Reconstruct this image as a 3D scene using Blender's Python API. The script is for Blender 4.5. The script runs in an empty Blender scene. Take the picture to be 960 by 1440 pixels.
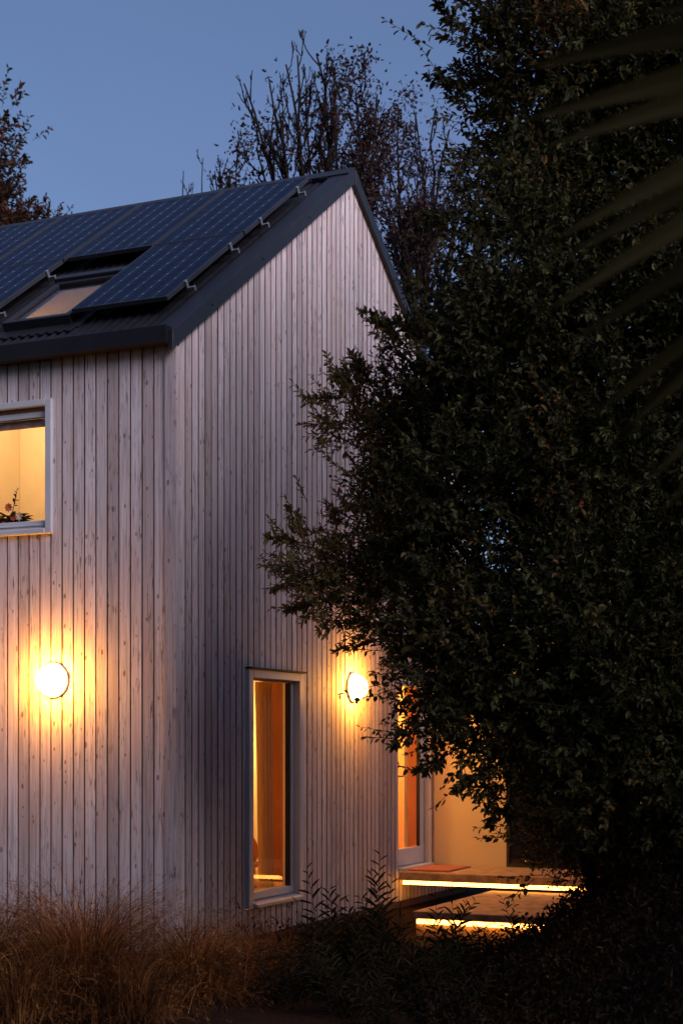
import bpy, bmesh, math, random
import numpy as np
from mathutils import Vector, Matrix

random.seed(11)
rng = np.random.default_rng(7)
scene = bpy.context.scene
col = scene.collection
R = math.radians

# ------------------------------------------------------------------ site frame
PHI = R(24.27)
FWD = np.array([math.cos(PHI), math.sin(PHI), 0.0])
RGT = np.array([math.sin(PHI), -math.cos(PHI), 0.0])
EYE = np.array([-10.848, -6.351, 1.66])
FPX = 2200.0
GZ = -0.10                      # garden level


def site(px, py, d):
    """world point that lies d metres ahead of the view point (px, py in photo pixels)"""
    return EYE + d * (FWD + (px - 480) / FPX * RGT) + np.array([0, 0, d * (1048 - py) / FPX])


def ud(u, d, z=0.0):
    """u metres to the right and d metres ahead of the view point, height z"""
    p = EYE + d * FWD + u * RGT
    return np.array([p[0], p[1], z])


# ------------------------------------------------------------------ materials
def new_mat(name):
    m = bpy.data.materials.new(name)
    m.use_nodes = True
    return m, m.node_tree, m.node_tree.nodes['Principled BSDF']


def N(nt, t, **kw):
    n = nt.nodes.new(t)
    for k, v in kw.items():
        setattr(n, k, v)
    return n


def L(nt, a, b):
    nt.links.new(a, b)


def ramp(nt, fac, stops):
    r = N(nt, 'ShaderNodeValToRGB')
    el = r.color_ramp.elements
    while len(el) < len(stops):
        el.new(0.5)
    for e, (p, c) in zip(el, stops):
        e.position = p
        e.color = (c[0], c[1], c[2], 1)
    L(nt, fac, r.inputs[0])
    return r.outputs[0]


def math_n(nt, op, a, b=None, c=None, clamp=False):
    n = N(nt, 'ShaderNodeMath', operation=op)
    n.use_clamp = clamp
    for i, v in enumerate((a, b, c)):
        if v is None:
            continue
        if isinstance(v, (int, float)):
            n.inputs[i].default_value = v
        else:
            L(nt, v, n.inputs[i])
    return n.outputs[0]


def mix_c(nt, fac, a, b, mode='MIX'):
    n = N(nt, 'ShaderNodeMix', data_type='RGBA', blend_type=mode)
    if isinstance(fac, (int, float)):
        n.inputs[0].default_value = fac
    else:
        L(nt, fac, n.inputs[0])
    for s, v in ((6, a), (7, b)):
        if isinstance(v, (tuple, list)):
            n.inputs[s].default_value = (v[0], v[1], v[2], 1)
        else:
            L(nt, v, n.inputs[s])
    return n.outputs[2]


def plain(name, c, rough=0.6, metal=0.0, var=0.12, scale=6.0, bump=0.0, spec=0.5):
    m, nt, b = new_mat(name)
    tc = N(nt, 'ShaderNodeTexCoord')
    no = N(nt, 'ShaderNodeTexNoise')
    no.inputs['Scale'].default_value = scale
    no.inputs['Detail'].default_value = 5
    L(nt, tc.outputs['Object'], no.inputs['Vector'])
    lo = tuple(x * (1 - var) for x in c)
    hi = tuple(min(1, x * (1 + var)) for x in c)
    L(nt, ramp(nt, no.outputs[0], [(0.3, lo), (0.7, hi)]), b.inputs['Base Color'])
    b.inputs['Roughness'].default_value = rough
    b.inputs['Metallic'].default_value = metal
    b.inputs['Specular IOR Level'].default_value = spec
    if bump:
        bp = N(nt, 'ShaderNodeBump')
        bp.inputs['Strength'].default_value = bump
        bp.inputs['Distance'].default_value = 0.01
        L(nt, no.outputs[0], bp.inputs['Height'])
        L(nt, bp.outputs[0], b.inputs['Normal'])
    return m


def emit(name, c, s):
    m, nt, b = new_mat(name)
    b.inputs['Base Color'].default_value = (0.8, 0.8, 0.8, 1)
    b.inputs['Emission Color'].default_value = (*c, 1)
    b.inputs['Emission Strength'].default_value = s
    return m


def cladding(name, axis, offset, pitch, base):
    """vertical boards: per-board tint, long grain, knots and scuffs"""
    m, nt, b = new_mat(name)
    tc = N(nt, 'ShaderNodeTexCoord')
    sp = N(nt, 'ShaderNodeSeparateXYZ')
    L(nt, tc.outputs['Object'], sp.inputs[0])
    u = sp.outputs[axis]
    z = sp.outputs['Z']
    bid = math_n(nt, 'FLOOR', math_n(nt, 'DIVIDE', math_n(nt, 'SUBTRACT', u, offset), pitch))
    wn = N(nt, 'ShaderNodeTexWhiteNoise', noise_dimensions='1D')
    L(nt, bid, wn.inputs['W'])
    shift = math_n(nt, 'MULTIPLY', wn.outputs['Value'], 37.0)

    def coords(su, sz):
        c = N(nt, 'ShaderNodeCombineXYZ')
        L(nt, math_n(nt, 'MULTIPLY', u, su), c.inputs[0])
        L(nt, math_n(nt, 'ADD', math_n(nt, 'MULTIPLY', z, sz), shift), c.inputs[1])
        L(nt, shift, c.inputs[2])
        return c.outputs[0]
    # grain
    g = N(nt, 'ShaderNodeTexNoise')
    g.inputs['Scale'].default_value = 1.0
    g.inputs['Detail'].default_value = 4
    g.inputs['Distortion'].default_value = 0.6
    L(nt, coords(52, 1.9), g.inputs['Vector'])
    # broad cathedral figure
    w = N(nt, 'ShaderNodeTexWave', wave_type='BANDS', bands_direction='X')
    w.inputs['Scale'].default_value = 1.0
    w.inputs['Distortion'].default_value = 9.0
    w.inputs['Detail'].default_value = 2.0
    w.inputs['Detail Scale'].default_value = 0.6
    L(nt, coords(14, 0.55), w.inputs['Vector'])
    # weather patches
    p = N(nt, 'ShaderNodeTexNoise')
    p.inputs['Scale'].default_value = 1.0
    p.inputs['Detail'].default_value = 5
    L(nt, coords(9, 1.3), p.inputs['Vector'])
    # knots
    v = N(nt, 'ShaderNodeTexVoronoi')
    v.inputs['Scale'].default_value = 1.0
    v.inputs['Randomness'].default_value = 1.0
    L(nt, coords(19, 9.5), v.inputs['Vector'])
    dn = N(nt, 'ShaderNodeTexNoise')
    dn.inputs['Scale'].default_value = 1.0
    L(nt, coords(60, 30), dn.inputs['Vector'])
    kd = math_n(nt, 'ADD', v.outputs['Distance'], math_n(nt, 'MULTIPLY', math_n(nt, 'SUBTRACT', dn.outputs[0], 0.5), 0.16))
    sel = N(nt, 'ShaderNodeSeparateColor')
    L(nt, v.outputs['Color'], sel.inputs[0])
    ksize = math_n(nt, 'MULTIPLY', math_n(nt, 'SUBTRACT', sel.outputs[0], 0.50, clamp=True), 0.50)
    knot = math_n(nt, 'LESS_THAN', kd, ksize)
    # scuffs: short dark dashes
    s = N(nt, 'ShaderNodeTexNoise')
    s.inputs['Scale'].default_value = 1.0
    s.inputs['Detail'].default_value = 3
    L(nt, coords(75, 7), s.inputs['Vector'])
    s2 = N(nt, 'ShaderNodeTexNoise')
    s2.inputs['Scale'].default_value = 1.0
    L(nt, coords(6, 1.1), s2.inputs['Vector'])
    scuff = math_n(nt, 'MULTIPLY',
                   math_n(nt, 'MULTIPLY', math_n(nt, 'SUBTRACT', s.outputs[0], 0.57, clamp=True), 10.0, clamp=True),
                   math_n(nt, 'MULTIPLY', math_n(nt, 'SUBTRACT', s2.outputs[0], 0.41, clamp=True), 6.0, clamp=True))
    c0 = ramp(nt, g.outputs[0], [(0.30, tuple(x * 0.60 for x in base)), (0.5, base), (0.72, tuple(min(1, x * 1.20) for x in base))])
    c1 = mix_c(nt, math_n(nt, 'MULTIPLY', w.outputs['Fac'], 0.34), c0, tuple(x * 0.62 for x in base))
    warm = (base[0] * 0.92, base[1] * 0.74, base[2] * 0.66)
    c2 = mix_c(nt, math_n(nt, 'MULTIPLY', math_n(nt, 'SUBTRACT', p.outputs[0], 0.42, clamp=True), 2.0, clamp=True), c1, warm)
    tint = ramp(nt, wn.outputs['Value'], [(0.0, (0.74, 0.71, 0.70)), (0.35, (0.94, 0.90, 0.88)), (0.7, (1.0, 1.0, 1.0)), (1.0, (1.12, 1.10, 1.10))])
    c3 = mix_c(nt, 1.0, c2, tint, 'MULTIPLY')
    c4 = mix_c(nt, math_n(nt, 'MULTIPLY', scuff, 0.8), c3, (0.10, 0.075, 0.065))
    c5 = mix_c(nt, math_n(nt, 'MULTIPLY', knot, 0.65), c4, (0.07, 0.045, 0.035))
    L(nt, c5, b.inputs['Base Color'])
    b.inputs['Roughness'].default_value = 0.72
    b.inputs['Specular IOR Level'].default_value = 0.3
    bp = N(nt, 'ShaderNodeBump')
    bp.inputs['Strength'].default_value = 0.35
    bp.inputs['Distance'].default_value = 0.004
    L(nt, g.outputs[0], bp.inputs['Height'])
    L(nt, bp.outputs[0], b.inputs['Normal'])
    return m


def leaf_mat(name, stops, rough=0.5, trans=0.25, spec=0.4):
    m, nt, b = new_mat(name)
    geo = N(nt, 'ShaderNodeNewGeometry')
    tc = N(nt, 'ShaderNodeTexCoord')
    no = N(nt, 'ShaderNodeTexNoise')
    no.inputs['Scale'].default_value = 1.6
    no.inputs['Detail'].default_value = 2
    L(nt, tc.outputs['Object'], no.inputs['Vector'])
    f = math_n(nt, 'ADD', math_n(nt, 'MULTIPLY', geo.outputs['Random Per Island'], 0.72),
               math_n(nt, 'MULTIPLY', math_n(nt, 'SUBTRACT', no.outputs[0], 0.36), 1.0), clamp=True)
    c = ramp(nt, f, stops)
    L(nt, c, b.inputs['Base Color'])
    b.inputs['Roughness'].default_value = rough
    b.inputs['Specular IOR Level'].default_value = spec
    tr = N(nt, 'ShaderNodeBsdfTranslucent')
    L(nt, c, tr.inputs[0])
    mx = N(nt, 'ShaderNodeMixShader')
    mx.inputs[0].default_value = trans
    L(nt, b.outputs[0], mx.inputs[1])
    L(nt, tr.outputs[0], mx.inputs[2])
    L(nt, mx.outputs[0], nt.nodes['Material Output'].inputs[0])
    return m


def glass_mat(name, tint=(1, 1, 1), refl=1.0):
    m = bpy.data.materials.new(name)
    m.use_nodes = True
    nt = m.node_tree
    nt.nodes.clear()
    out = N(nt, 'ShaderNodeOutputMaterial')
    t = N(nt, 'ShaderNodeBsdfTransparent')
    t.inputs[0].default_value = (*tint, 1)
    g = N(nt, 'ShaderNodeBsdfGlossy')
    g.inputs['Roughness'].default_value = 0.01
    ge = N(nt, 'ShaderNodeNewGeometry')
    dt = N(nt, 'ShaderNodeVectorMath', operation='DOT_PRODUCT')
    L(nt, ge.outputs['Incoming'], dt.inputs[0])
    L(nt, ge.outputs['Normal'], dt.inputs[1])
    c1 = math_n(nt, 'SUBTRACT', 1.0, math_n(nt, 'ABSOLUTE', dt.outputs['Value']), clamp=True)
    fr = math_n(nt, 'ADD', math_n(nt, 'MULTIPLY', math_n(nt, 'POWER', c1, 5.0), 0.96), 0.04)
    mx = N(nt, 'ShaderNodeMixShader')
    L(nt, math_n(nt, 'MULTIPLY', fr, refl, clamp=True), mx.inputs[0])
    L(nt, t.outputs[0], mx.inputs[1])
    L(nt, g.outputs[0], mx.inputs[2])
    L(nt, mx.outputs[0], out.inputs[0])
    return m


def panel_mat(cw, ch):
    m, nt, b = new_mat('photovoltaic_cells')
    tc = N(nt, 'ShaderNodeTexCoord')
    sp = N(nt, 'ShaderNodeSeparateXYZ')
    L(nt, tc.outputs['Object'], sp.inputs[0])

    def cell(o, c):
        f = math_n(nt, 'FRACT', math_n(nt, 'DIVIDE', o, c))
        return math_n(nt, 'MULTIPLY', math_n(nt, 'ABSOLUTE', math_n(nt, 'SUBTRACT', f, 0.5)), 2 * c * 0.5)   # distance from cell centre
    dx = cell(sp.outputs[0], cw)
    dy = cell(sp.outputs[1], ch)
    ex = math_n(nt, 'SUBTRACT', cw / 2, dx)
    ey = math_n(nt, 'SUBTRACT', ch / 2, dy)
    linx = math_n(nt, 'LESS_THAN', ex, 0.0022)
    liny = math_n(nt, 'LESS_THAN', ey, 0.0016)
    dot = math_n(nt, 'LESS_THAN', math_n(nt, 'ADD', ex, ey), 0.011)
    # three thin busbars per cell, along the length
    bus = math_n(nt, 'LESS_THAN', math_n(nt, 'ABSOLUTE', math_n(nt, 'SUBTRACT', dx, cw * 0.25)), 0.0009)
    no = N(nt, 'ShaderNodeTexNoise')
    no.inputs['Scale'].default_value = 3.0
    L(nt, tc.outputs['Object'], no.inputs['Vector'])
    c0 = ramp(nt, no.outputs[0], [(0.3, (0.004, 0.009, 0.024)), (0.7, (0.006, 0.013, 0.032))])
    c1 = mix_c(nt, math_n(nt, 'MULTIPLY', bus, 0.35), c0, (0.20, 0.23, 0.28))
    c2 = mix_c(nt, math_n(nt, 'MULTIPLY', linx, 0.6), c1, (0.24, 0.28, 0.34))
    c3 = mix_c(nt, math_n(nt, 'MULTIPLY', liny, 0.12), c2, (0.20, 0.24, 0.30))
    c4 = mix_c(nt, dot, c3, (0.24, 0.27, 0.32))
    L(nt, c4, b.inputs['Base Color'])
    b.inputs['Roughness'].default_value = 0.22
    b.inputs['Specular IOR Level'].default_value = 0.02
    b.inputs['IOR'].default_value = 1.3
    return m


WOODBASE = (0.64, 0.575, 0.57)
M = {}
M['clad_side'] = cladding('side_cladding_timber', 'Y', 0.084, 0.11, WOODBASE)
M['clad_gable'] = cladding('gable_cladding_timber', 'X', 0.056, 0.109, WOODBASE)
M['batten'] = plain('dark_cavity_batten', (0.085, 0.043, 0.030), 0.9)
M['edge'] = plain('raw_board_edge', (0.24, 0.14, 0.105), 0.85, var=0.3, scale=8)
M['plaster'] = plain('interior_plaster', (0.78, 0.72, 0.62), 0.8, var=0.03)
M['ply'] = plain('orange_plywood_lining', (0.62, 0.30, 0.13), 0.6, var=0.14, scale=2.5)
M['honey'] = plain('honey_lining', (0.72, 0.50, 0.26), 0.6, var=0.06, scale=2.0)
M['redply'] = plain('red_brown_lining', (0.27, 0.085, 0.03), 0.6, var=0.2, scale=2.0)
M['floorwood'] = plain('interior_floor_timber', (0.36, 0.20, 0.10), 0.4)
M['white'] = plain('white_window_paint', (0.50, 0.50, 0.51), 0.4, var=0.05)
M['panelwhite'] = plain('white_sheet_panel', (0.46, 0.40, 0.29), 0.55, var=0.03, scale=1.5)
M['reveal'] = plain('brown_reveal_timber', (0.30, 0.17, 0.12), 0.6)
M['gasket'] = plain('black_rubber_gasket', (0.01, 0.01, 0.01), 0.5)
M['roof'] = plain('dark_coated_steel', (0.012, 0.012, 0.015), 0.5, var=0.2, scale=14, spec=0.2)
M['flash'] = plain('dark_steel_flashing', (0.014, 0.015, 0.019), 0.45, var=0.15, scale=9, spec=0.3)
M['gutter'] = plain('black_gutter_steel', (0.010, 0.010, 0.012), 0.5, var=0.15, spec=0.2)
M['alu'] = plain('silver_aluminium', (0.40, 0.41, 0.43), 0.4, 0.9)
M['framedark'] = plain('anodised_panel_frame', (0.045, 0.048, 0.055), 0.4, 0.5)
M['cells'] = panel_mat(0.1553, 0.163)
M['glass'] = glass_mat('window_glass')
M['skyglass'] = glass_mat('skylight_glass', (0.80, 0.78, 0.75), 0.9)
M['darkglass'] = plain('unlit_glass_black', (0.006, 0.005, 0.005), 0.08, var=0.0)
M['lamp'] = emit('wall_light_diffuser_glow', (1.0, 0.385, 0.045), 340.0)
M['lampring'] = plain('white_lamp_ring', (0.6, 0.58, 0.55), 0.4)
M['led'] = emit('led_strip_glow', (1.0, 0.38, 0.06), 13.0)
M['deck'] = plain('deck_timber', (0.30, 0.19, 0.12), 0.6, var=0.42, scale=9, bump=0.5)
M['mat'] = plain('terracotta_coir_mat', (0.30, 0.085, 0.05), 0.95, var=0.25, scale=60, bump=0.5)
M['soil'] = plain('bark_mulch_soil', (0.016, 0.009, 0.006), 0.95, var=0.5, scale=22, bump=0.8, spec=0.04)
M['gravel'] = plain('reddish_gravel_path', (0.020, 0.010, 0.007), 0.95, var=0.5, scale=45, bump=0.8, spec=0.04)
M['bark'] = plain('dark_bark', (0.030, 0.021, 0.016), 0.9, var=0.4, scale=12, bump=0.5, spec=0.1)
M['twig'] = plain('grey_brown_twig', (0.016, 0.011, 0.009), 0.9, var=0.3, spec=0.08)
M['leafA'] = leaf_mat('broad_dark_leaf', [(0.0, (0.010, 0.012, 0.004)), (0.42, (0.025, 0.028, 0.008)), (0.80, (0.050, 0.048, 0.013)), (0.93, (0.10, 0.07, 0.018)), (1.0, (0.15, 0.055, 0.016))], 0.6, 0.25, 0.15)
M['leafB'] = leaf_mat('olive_small_leaf', [(0.0, (0.032, 0.029, 0.009)), (0.5, (0.085, 0.072, 0.022)), (0.88, (0.14, 0.10, 0.03)), (1.0, (0.20, 0.085, 0.025))], 0.55, 0.25, 0.2)
M['leafC'] = leaf_mat('small_glossy_leaf', [(0.0, (0.020, 0.021, 0.009)), (0.6, (0.060, 0.050, 0.020)), (1.0, (0.15, 0.09, 0.035))], 0.25, 0.28, 0.6)
M['leafD'] = leaf_mat('purple_brown_leaf', [(0.0, (0.012, 0.006, 0.007)), (0.6, (0.024, 0.011, 0.010)), (1.0, (0.060, 0.022, 0.012))], 0.6, 0.25, 0.2)
M['leafE'] = leaf_mat('rust_brown_leaf', [(0.0, (0.012, 0.008, 0.006)), (0.5, (0.034, 0.016, 0.009)), (1.0, (0.11, 0.036, 0.012))], 0.6, 0.3, 0.2)
M['frond'] = leaf_mat('olive_strap_leaf', [(0.0, (0.014, 0.013, 0.003)), (1.0, (0.026, 0.023, 0.005))], 0.7, 0.2, 0.1)
M['herb'] = leaf_mat('narrow_green_leaf', [(0.0, (0.009, 0.010, 0.004)), (0.6, (0.021, 0.019, 0.008)), (1.0, (0.05, 0.030, 0.010))], 0.55, 0.25, 0.1)
M['grass'] = leaf_mat('bronze_grass_blade', [(0.0, (0.014, 0.005, 0.002)), (0.45, (0.065, 0.025, 0.008)), (0.85, (0.33, 0.14, 0.045)), (1.0, (0.60, 0.28, 0.10))], 0.6, 0.3, 0.1)
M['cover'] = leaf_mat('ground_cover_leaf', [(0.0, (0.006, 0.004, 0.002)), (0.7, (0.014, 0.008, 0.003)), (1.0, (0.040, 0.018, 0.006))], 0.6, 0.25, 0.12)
def cloth(name, c, trans, c2=None):
    m, nt, b = new_mat(name)
    b.inputs['Base Color'].default_value = (*c, 1)
    b.inputs['Roughness'].default_value = 0.9
    b.inputs['Specular IOR Level'].default_value = 0.1
    tr = N(nt, 'ShaderNodeBsdfTranslucent')
    tc = N(nt, 'ShaderNodeTexCoord')
    wv = N(nt, 'ShaderNodeTexNoise')
    wv.inputs['Scale'].default_value = 40.0
    L(nt, tc.outputs['Object'], wv.inputs['Vector'])
    L(nt, ramp(nt, wv.outputs[0], [(0.3, tuple(x * 0.85 for x in (c2 or c))), (0.7, (c2 or c))]), tr.inputs[0])
    mx = N(nt, 'ShaderNodeMixShader')
    mx.inputs[0].default_value = trans
    L(nt, b.outputs[0], mx.inputs[1])
    L(nt, tr.outputs[0], mx.inputs[2])
    L(nt, mx.outputs[0], nt.nodes['Material Output'].inputs[0])
    return m


M['blind'] = cloth('tan_blind_fabric', (0.44, 0.36, 0.18), 0.65)
M['curtain'] = cloth('amber_linen', (0.58, 0.38, 0.19), 0.4, (0.68, 0.45, 0.22))
M['vase'] = plain('orange_glazed_ceramic', (0.55, 0.14, 0.05), 0.3)
M['petal'] = plain('orange_petal', (0.60, 0.13, 0.04), 0.6)
M['petalw'] = plain('cream_petal', (0.75, 0.62, 0.45), 0.6)


# ------------------------------------------------------------------ object helpers
def link(o, parent=None):
    col.objects.link(o)
    if parent is not None:
        o.parent = parent
    return o


def tag(o, label=None, cat=None, group=None, kind=None):
    if label:
        o['label'] = label
    if cat:
        o['category'] = cat
    if group:
        o['group'] = group
    if kind:
        o['kind'] = kind
    return o


def empty(name, loc, label, cat, group=None):
    o = bpy.data.objects.new(name, None)
    o.location = loc
    o.empty_display_size = 0.1
    link(o)
    return tag(o, label, cat, group)


class MB:
    """collects boxes, prisms and tubes; build() links ONE mesh object"""

    def __init__(self):
        self.v, self.f, self.mi, self.sm = [], [], [], []

    def add(self, vs, fs, mi=0, smooth=False):
        b = len(self.v)
        self.v += [tuple(map(float, p)) for p in vs]
        self.f += [tuple(b + i for i in f) for f in fs]
        self.mi += [mi] * len(fs)
        self.sm += [smooth] * len(fs)
        return self

    def box(self, x0, x1, y0, y1, z0, z1, mi=0):
        vs = [(x, y, z) for z in (z0, z1) for y in (y0, y1) for x in (x0, x1)]
        return self.add(vs, [(0, 2, 3, 1), (4, 5, 7, 6), (0, 1, 5, 4), (2, 6, 7, 3), (0, 4, 6, 2), (1, 3, 7, 5)], mi)

    def hexa(self, vs, mi=0):
        """eight corners ordered like box()"""
        return self.add(vs, [(0, 2, 3, 1), (4, 5, 7, 6), (0, 1, 5, 4), (2, 6, 7, 3), (0, 4, 6, 2), (1, 3, 7, 5)], mi)

    def sweep(self, prof, a, b, mi=0, cap=True):
        """profile = list of world points at one end; moved by b - a"""
        d = np.array(b, float) - np.array(a, float)
        n = len(prof)
        vs = [tuple(p) for p in prof] + [tuple(np.array(p) + d) for p in prof]
        fs = [(i, (i + 1) % n, n + (i + 1) % n, n + i) for i in range(n)]
        if cap:
            fs += [tuple(range(n - 1, -1, -1)), tuple(range(n, 2 * n))]
        return self.add(vs, fs, mi)

    def tube(self, pts, rad, n=5, mi=0, cap=True):
        pts = [np.array(p, float) for p in pts]
        if not hasattr(rad, '__len__'):
            rad = [rad] * len(pts)
        vs = []
        for i, p in enumerate(pts):
            t = pts[min(i + 1, len(pts) - 1)] - pts[max(i - 1, 0)]
            t = t / (np.linalg.norm(t) + 1e-9)
            a = np.cross(t, (0, 0, 1) if abs(t[2]) < 0.9 else (1, 0, 0))
            a /= np.linalg.norm(a)
            b = np.cross(t, a)
            for k in range(n):
                q = 2 * math.pi * k / n
                vs.append(p + rad[i] * (math.cos(q) * a + math.sin(q) * b))
        fs = []
        for i in range(len(pts) - 1):
            for k in range(n):
                fs.append((i * n + k, i * n + (k + 1) % n, (i + 1) * n + (k + 1) % n, (i + 1) * n + k))
        if cap:
            fs.append(tuple(range(n - 1, -1, -1)))
            fs.append(tuple(range((len(pts) - 1) * n, len(pts) * n)))
        return self.add(vs, fs, mi, True)

    def lathe(self, c, prof, n=24, mi=0, axis='z'):
        """profile (r, h) turned round an axis through c"""
        vs = []
        for r, h in prof:
            for k in range(n):
                q = 2 * math.pi * k / n
                a, b = r * math.cos(q), r * math.sin(q)
                vs.append({'z': (c[0] + a, c[1] + b, c[2] + h), 'x': (c[0] + h, c[1] + a, c[2] + b), 'y': (c[0] + a, c[1] + h, c[2] + b)}[axis])
        fs = [(i * n + k, i * n + (k + 1) % n, (i + 1) * n + (k + 1) % n, (i + 1) * n + k) for i in range(len(prof) - 1) for k in range(n)]
        fs.append(tuple(range(n - 1, -1, -1)))
        fs.append(tuple(range((len(prof) - 1) * n, len(prof) * n)))
        return self.add(vs, fs, mi, True)

    def build(self, name, mats, parent=None, bevel=0.0):
        me = bpy.data.meshes.new(name)
        me.from_pydata(self.v, [], self.f)
        for m in (mats if isinstance(mats, (list, tuple)) else [mats]):
            me.materials.append(m)
        me.polygons.foreach_set('material_index', self.mi)
        me.polygons.foreach_set('use_smooth', self.sm)
        bm = bmesh.new()
        bm.from_mesh(me)
        bmesh.ops.recalc_face_normals(bm, faces=bm.faces)
        if bevel:
            bmesh.ops.bevel(bm, geom=[e for e in bm.edges if e.is_manifold and e.calc_face_angle(0) > 0.6], offset=bevel, segments=1, affect='EDGES', clamp_overlap=True)
        bm.to_mesh(me)
        bm.free()
        o = bpy.data.objects.new(name, me)
        if parent is not None:      # the geometry is in world space: keep it there under its parent
            me.transform(Matrix.Translation(-Vector(world_loc(parent))))
        return link(o, parent)


def world_loc(o):
    p = Vector((0, 0, 0))
    while o is not None:
        p = p + Vector(o.location)
        o = o.parent
    return p


def quads(name, V, F, mat, parent=None, smooth=False):
    """fast mesh of equal-sized faces from numpy arrays"""
    V = np.asarray(V, np.float32)
    F = np.asarray(F, np.int32)
    if parent is not None:
        V = V - np.array(world_loc(parent), np.float32)
    me = bpy.data.meshes.new(name)
    me.vertices.add(len(V))
    me.vertices.foreach_set('co', V.ravel())
    k = F.shape[1]
    me.loops.add(F.size)
    me.loops.foreach_set('vertex_index', F.ravel())
    me.polygons.add(len(F))
    me.polygons.foreach_set('loop_start', np.arange(0, F.size, k, dtype=np.int32))
    me.polygons.foreach_set('use_smooth', np.full(len(F), smooth))
    me.materials.append(mat)
    me.update()
    me.validate()
    return link(bpy.data.objects.new(name, me), parent)


def unit(a):
    return a / (np.linalg.norm(a, axis=-1, keepdims=True) + 1e-9)


def leaves(P, D, Nn, ln, wd, fold=0.18, droop=0.12):
    """leaf blades: base point P, direction D, normal Nn, length and width arrays; 6 verts, 2 quads each"""
    P = np.asarray(P)
    D = unit(D)
    S = unit(np.cross(D, Nn))
    U = np.cross(S, D)
    ln = np.broadcast_to(ln, (len(P),))[:, None]
    wd = np.broadcast_to(wd, (len(P),))[:, None]
    f = fold * wd
    v = [P,
         P + D * ln * 0.30 + S * wd * 0.46 + U * f,
         P + D * ln * 0.72 + S * wd * 0.34 + U * (f - droop * ln * 0.4),
         P + D * ln - U * droop * ln,
         P + D * ln * 0.72 - S * wd * 0.34 + U * (f - droop * ln * 0.4),
         P + D * ln * 0.30 - S * wd * 0.46 + U * f]
    V = np.stack(v, 1).reshape(-1, 3)
    b = np.arange(len(P))[:, None] * 6
    F = np.concatenate([b + np.array([[0, 1, 2, 3]]), b + np.array([[0, 3, 4, 5]])], 0)
    return V, F


def sprigs(P, D, length, nl, leaf, aspect=0.52, curve=0.15, spread=0.9, jitter=0.35):
    """twigs with alternate leaves, vectorised. Returns leaf mesh arrays and the twig end points."""
    P = np.asarray(P, float)
    D = unit(np.asarray(D, float))
    n = len(P)
    length = np.broadcast_to(length, (n,))
    side = unit(np.cross(D, rng.normal(size=(n, 3))))
    t = (np.arange(nl) + 0.6) / nl
    t = 0.12 + 0.88 * t
    up = np.array([0, 0, 1.0])
    pos = P[:, None] + D[:, None] * (length[:, None] * t)[..., None] + up * ((length[:, None] * curve * t ** 2)[..., None])
    ang = rng.uniform(0, 6.28, (n, 1)) + np.arange(nl)[None] * 2.4 + rng.normal(0, 0.4, (n, nl))
    s2 = np.cross(D, side)
    rad = side[:, None] * np.cos(ang)[..., None] + s2[:, None] * np.sin(ang)[..., None]
    ld = D[:, None] * (0.55 + 0.5 * t)[None, :, None] + rad * spread + rng.normal(0, jitter, (n, nl, 3))
    nn = up * 0.9 + rng.normal(0, 0.55, (n, nl, 3)) + rad * -0.2
    sz = leaf * rng.uniform(0.6, 1.2, (n, nl)) * (1 - 0.25 * t[None] ** 3)
    V, F = leaves(pos.reshape(-1, 3), ld.reshape(-1, 3), nn.reshape(-1, 3), sz.ravel(), (sz * aspect * rng.uniform(0.8, 1.15, sz.shape)).ravel())
    end = P + D * length[:, None] + up * (length * curve)[:, None]
    return V, F, end


def thin_tubes(A, B, r0, r1, sag=0.0):
    """many straight or slightly bowed 3-sided twigs from A to B (numpy)"""
    A = np.asarray(A, float)
    B = np.asarray(B, float)
    n = len(A)
    T = unit(B - A)
    ref = np.where(np.abs(T[:, 2:3]) < 0.9, np.array([[0, 0, 1.0]]), np.array([[1.0, 0, 0]]))
    a = unit(np.cross(T, ref))
    b = np.cross(T, a)
    rings = []
    K = 3
    for s in (0.0, 0.5, 1.0):
        c = A + (B - A) * s + np.array([0, 0, 1.0]) * (sag * 4 * s * (1 - s))
        r = r0 + (r1 - r0) * s
        for k in range(K):
            q = 2 * math.pi * k / K
            rings.append(c + r * (math.cos(q) * a + math.sin(q) * b))
    V = np.stack(rings, 1).reshape(-1, 3)
    f = []
    for i in range(2):
        for k in range(K):
            f.append([i * K + k, i * K + (k + 1) % K, (i + 1) * K + (k + 1) % K, (i + 1) * K + k])
    F = (np.arange(n)[:, None, None] * (3 * K) + np.array(f)[None]).reshape(-1, 4)
    return V, F


def merge(*vf):
    V, F, b = [], [], 0
    for v, f in vf:
        V.append(v)
        F.append(f + b)
        b += len(v)
    return np.concatenate(V), np.concatenate(F)


def in_poly(pts, poly):
    x, y = pts[:, 0], pts[:, 1]
    r = np.zeros(len(pts), bool)
    j = len(poly) - 1
    for i in range(len(poly)):
        xi, yi = poly[i]
        xj, yj = poly[j]
        c = ((yi > y) != (yj > y)) & (x < (xj - xi) * (y - yi) / (yj - yi + 1e-9) + xi)
        r ^= c
        j = i
    return r


# ------------------------------------------------------------------ camera
cam = bpy.data.cameras.new('camera')
cam.sensor_fit = 'HORIZONTAL'
cam.sensor_width = 24.0
cam.lens = FPX / 960 * 24.0
cam.shift_y = 328.0 / 960.0
cam.clip_end = 2000
cam.clip_start = 0.05
cam.dof.use_dof = True
cam.dof.focus_distance = 13.2
cam.dof.aperture_fstop = 2.8
camo = bpy.data.objects.new('camera', cam)
camo.location = EYE
camo.rotation_euler = (math.pi / 2, 0, PHI - math.pi / 2)
col.objects.link(camo)
scene.camera = camo

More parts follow.
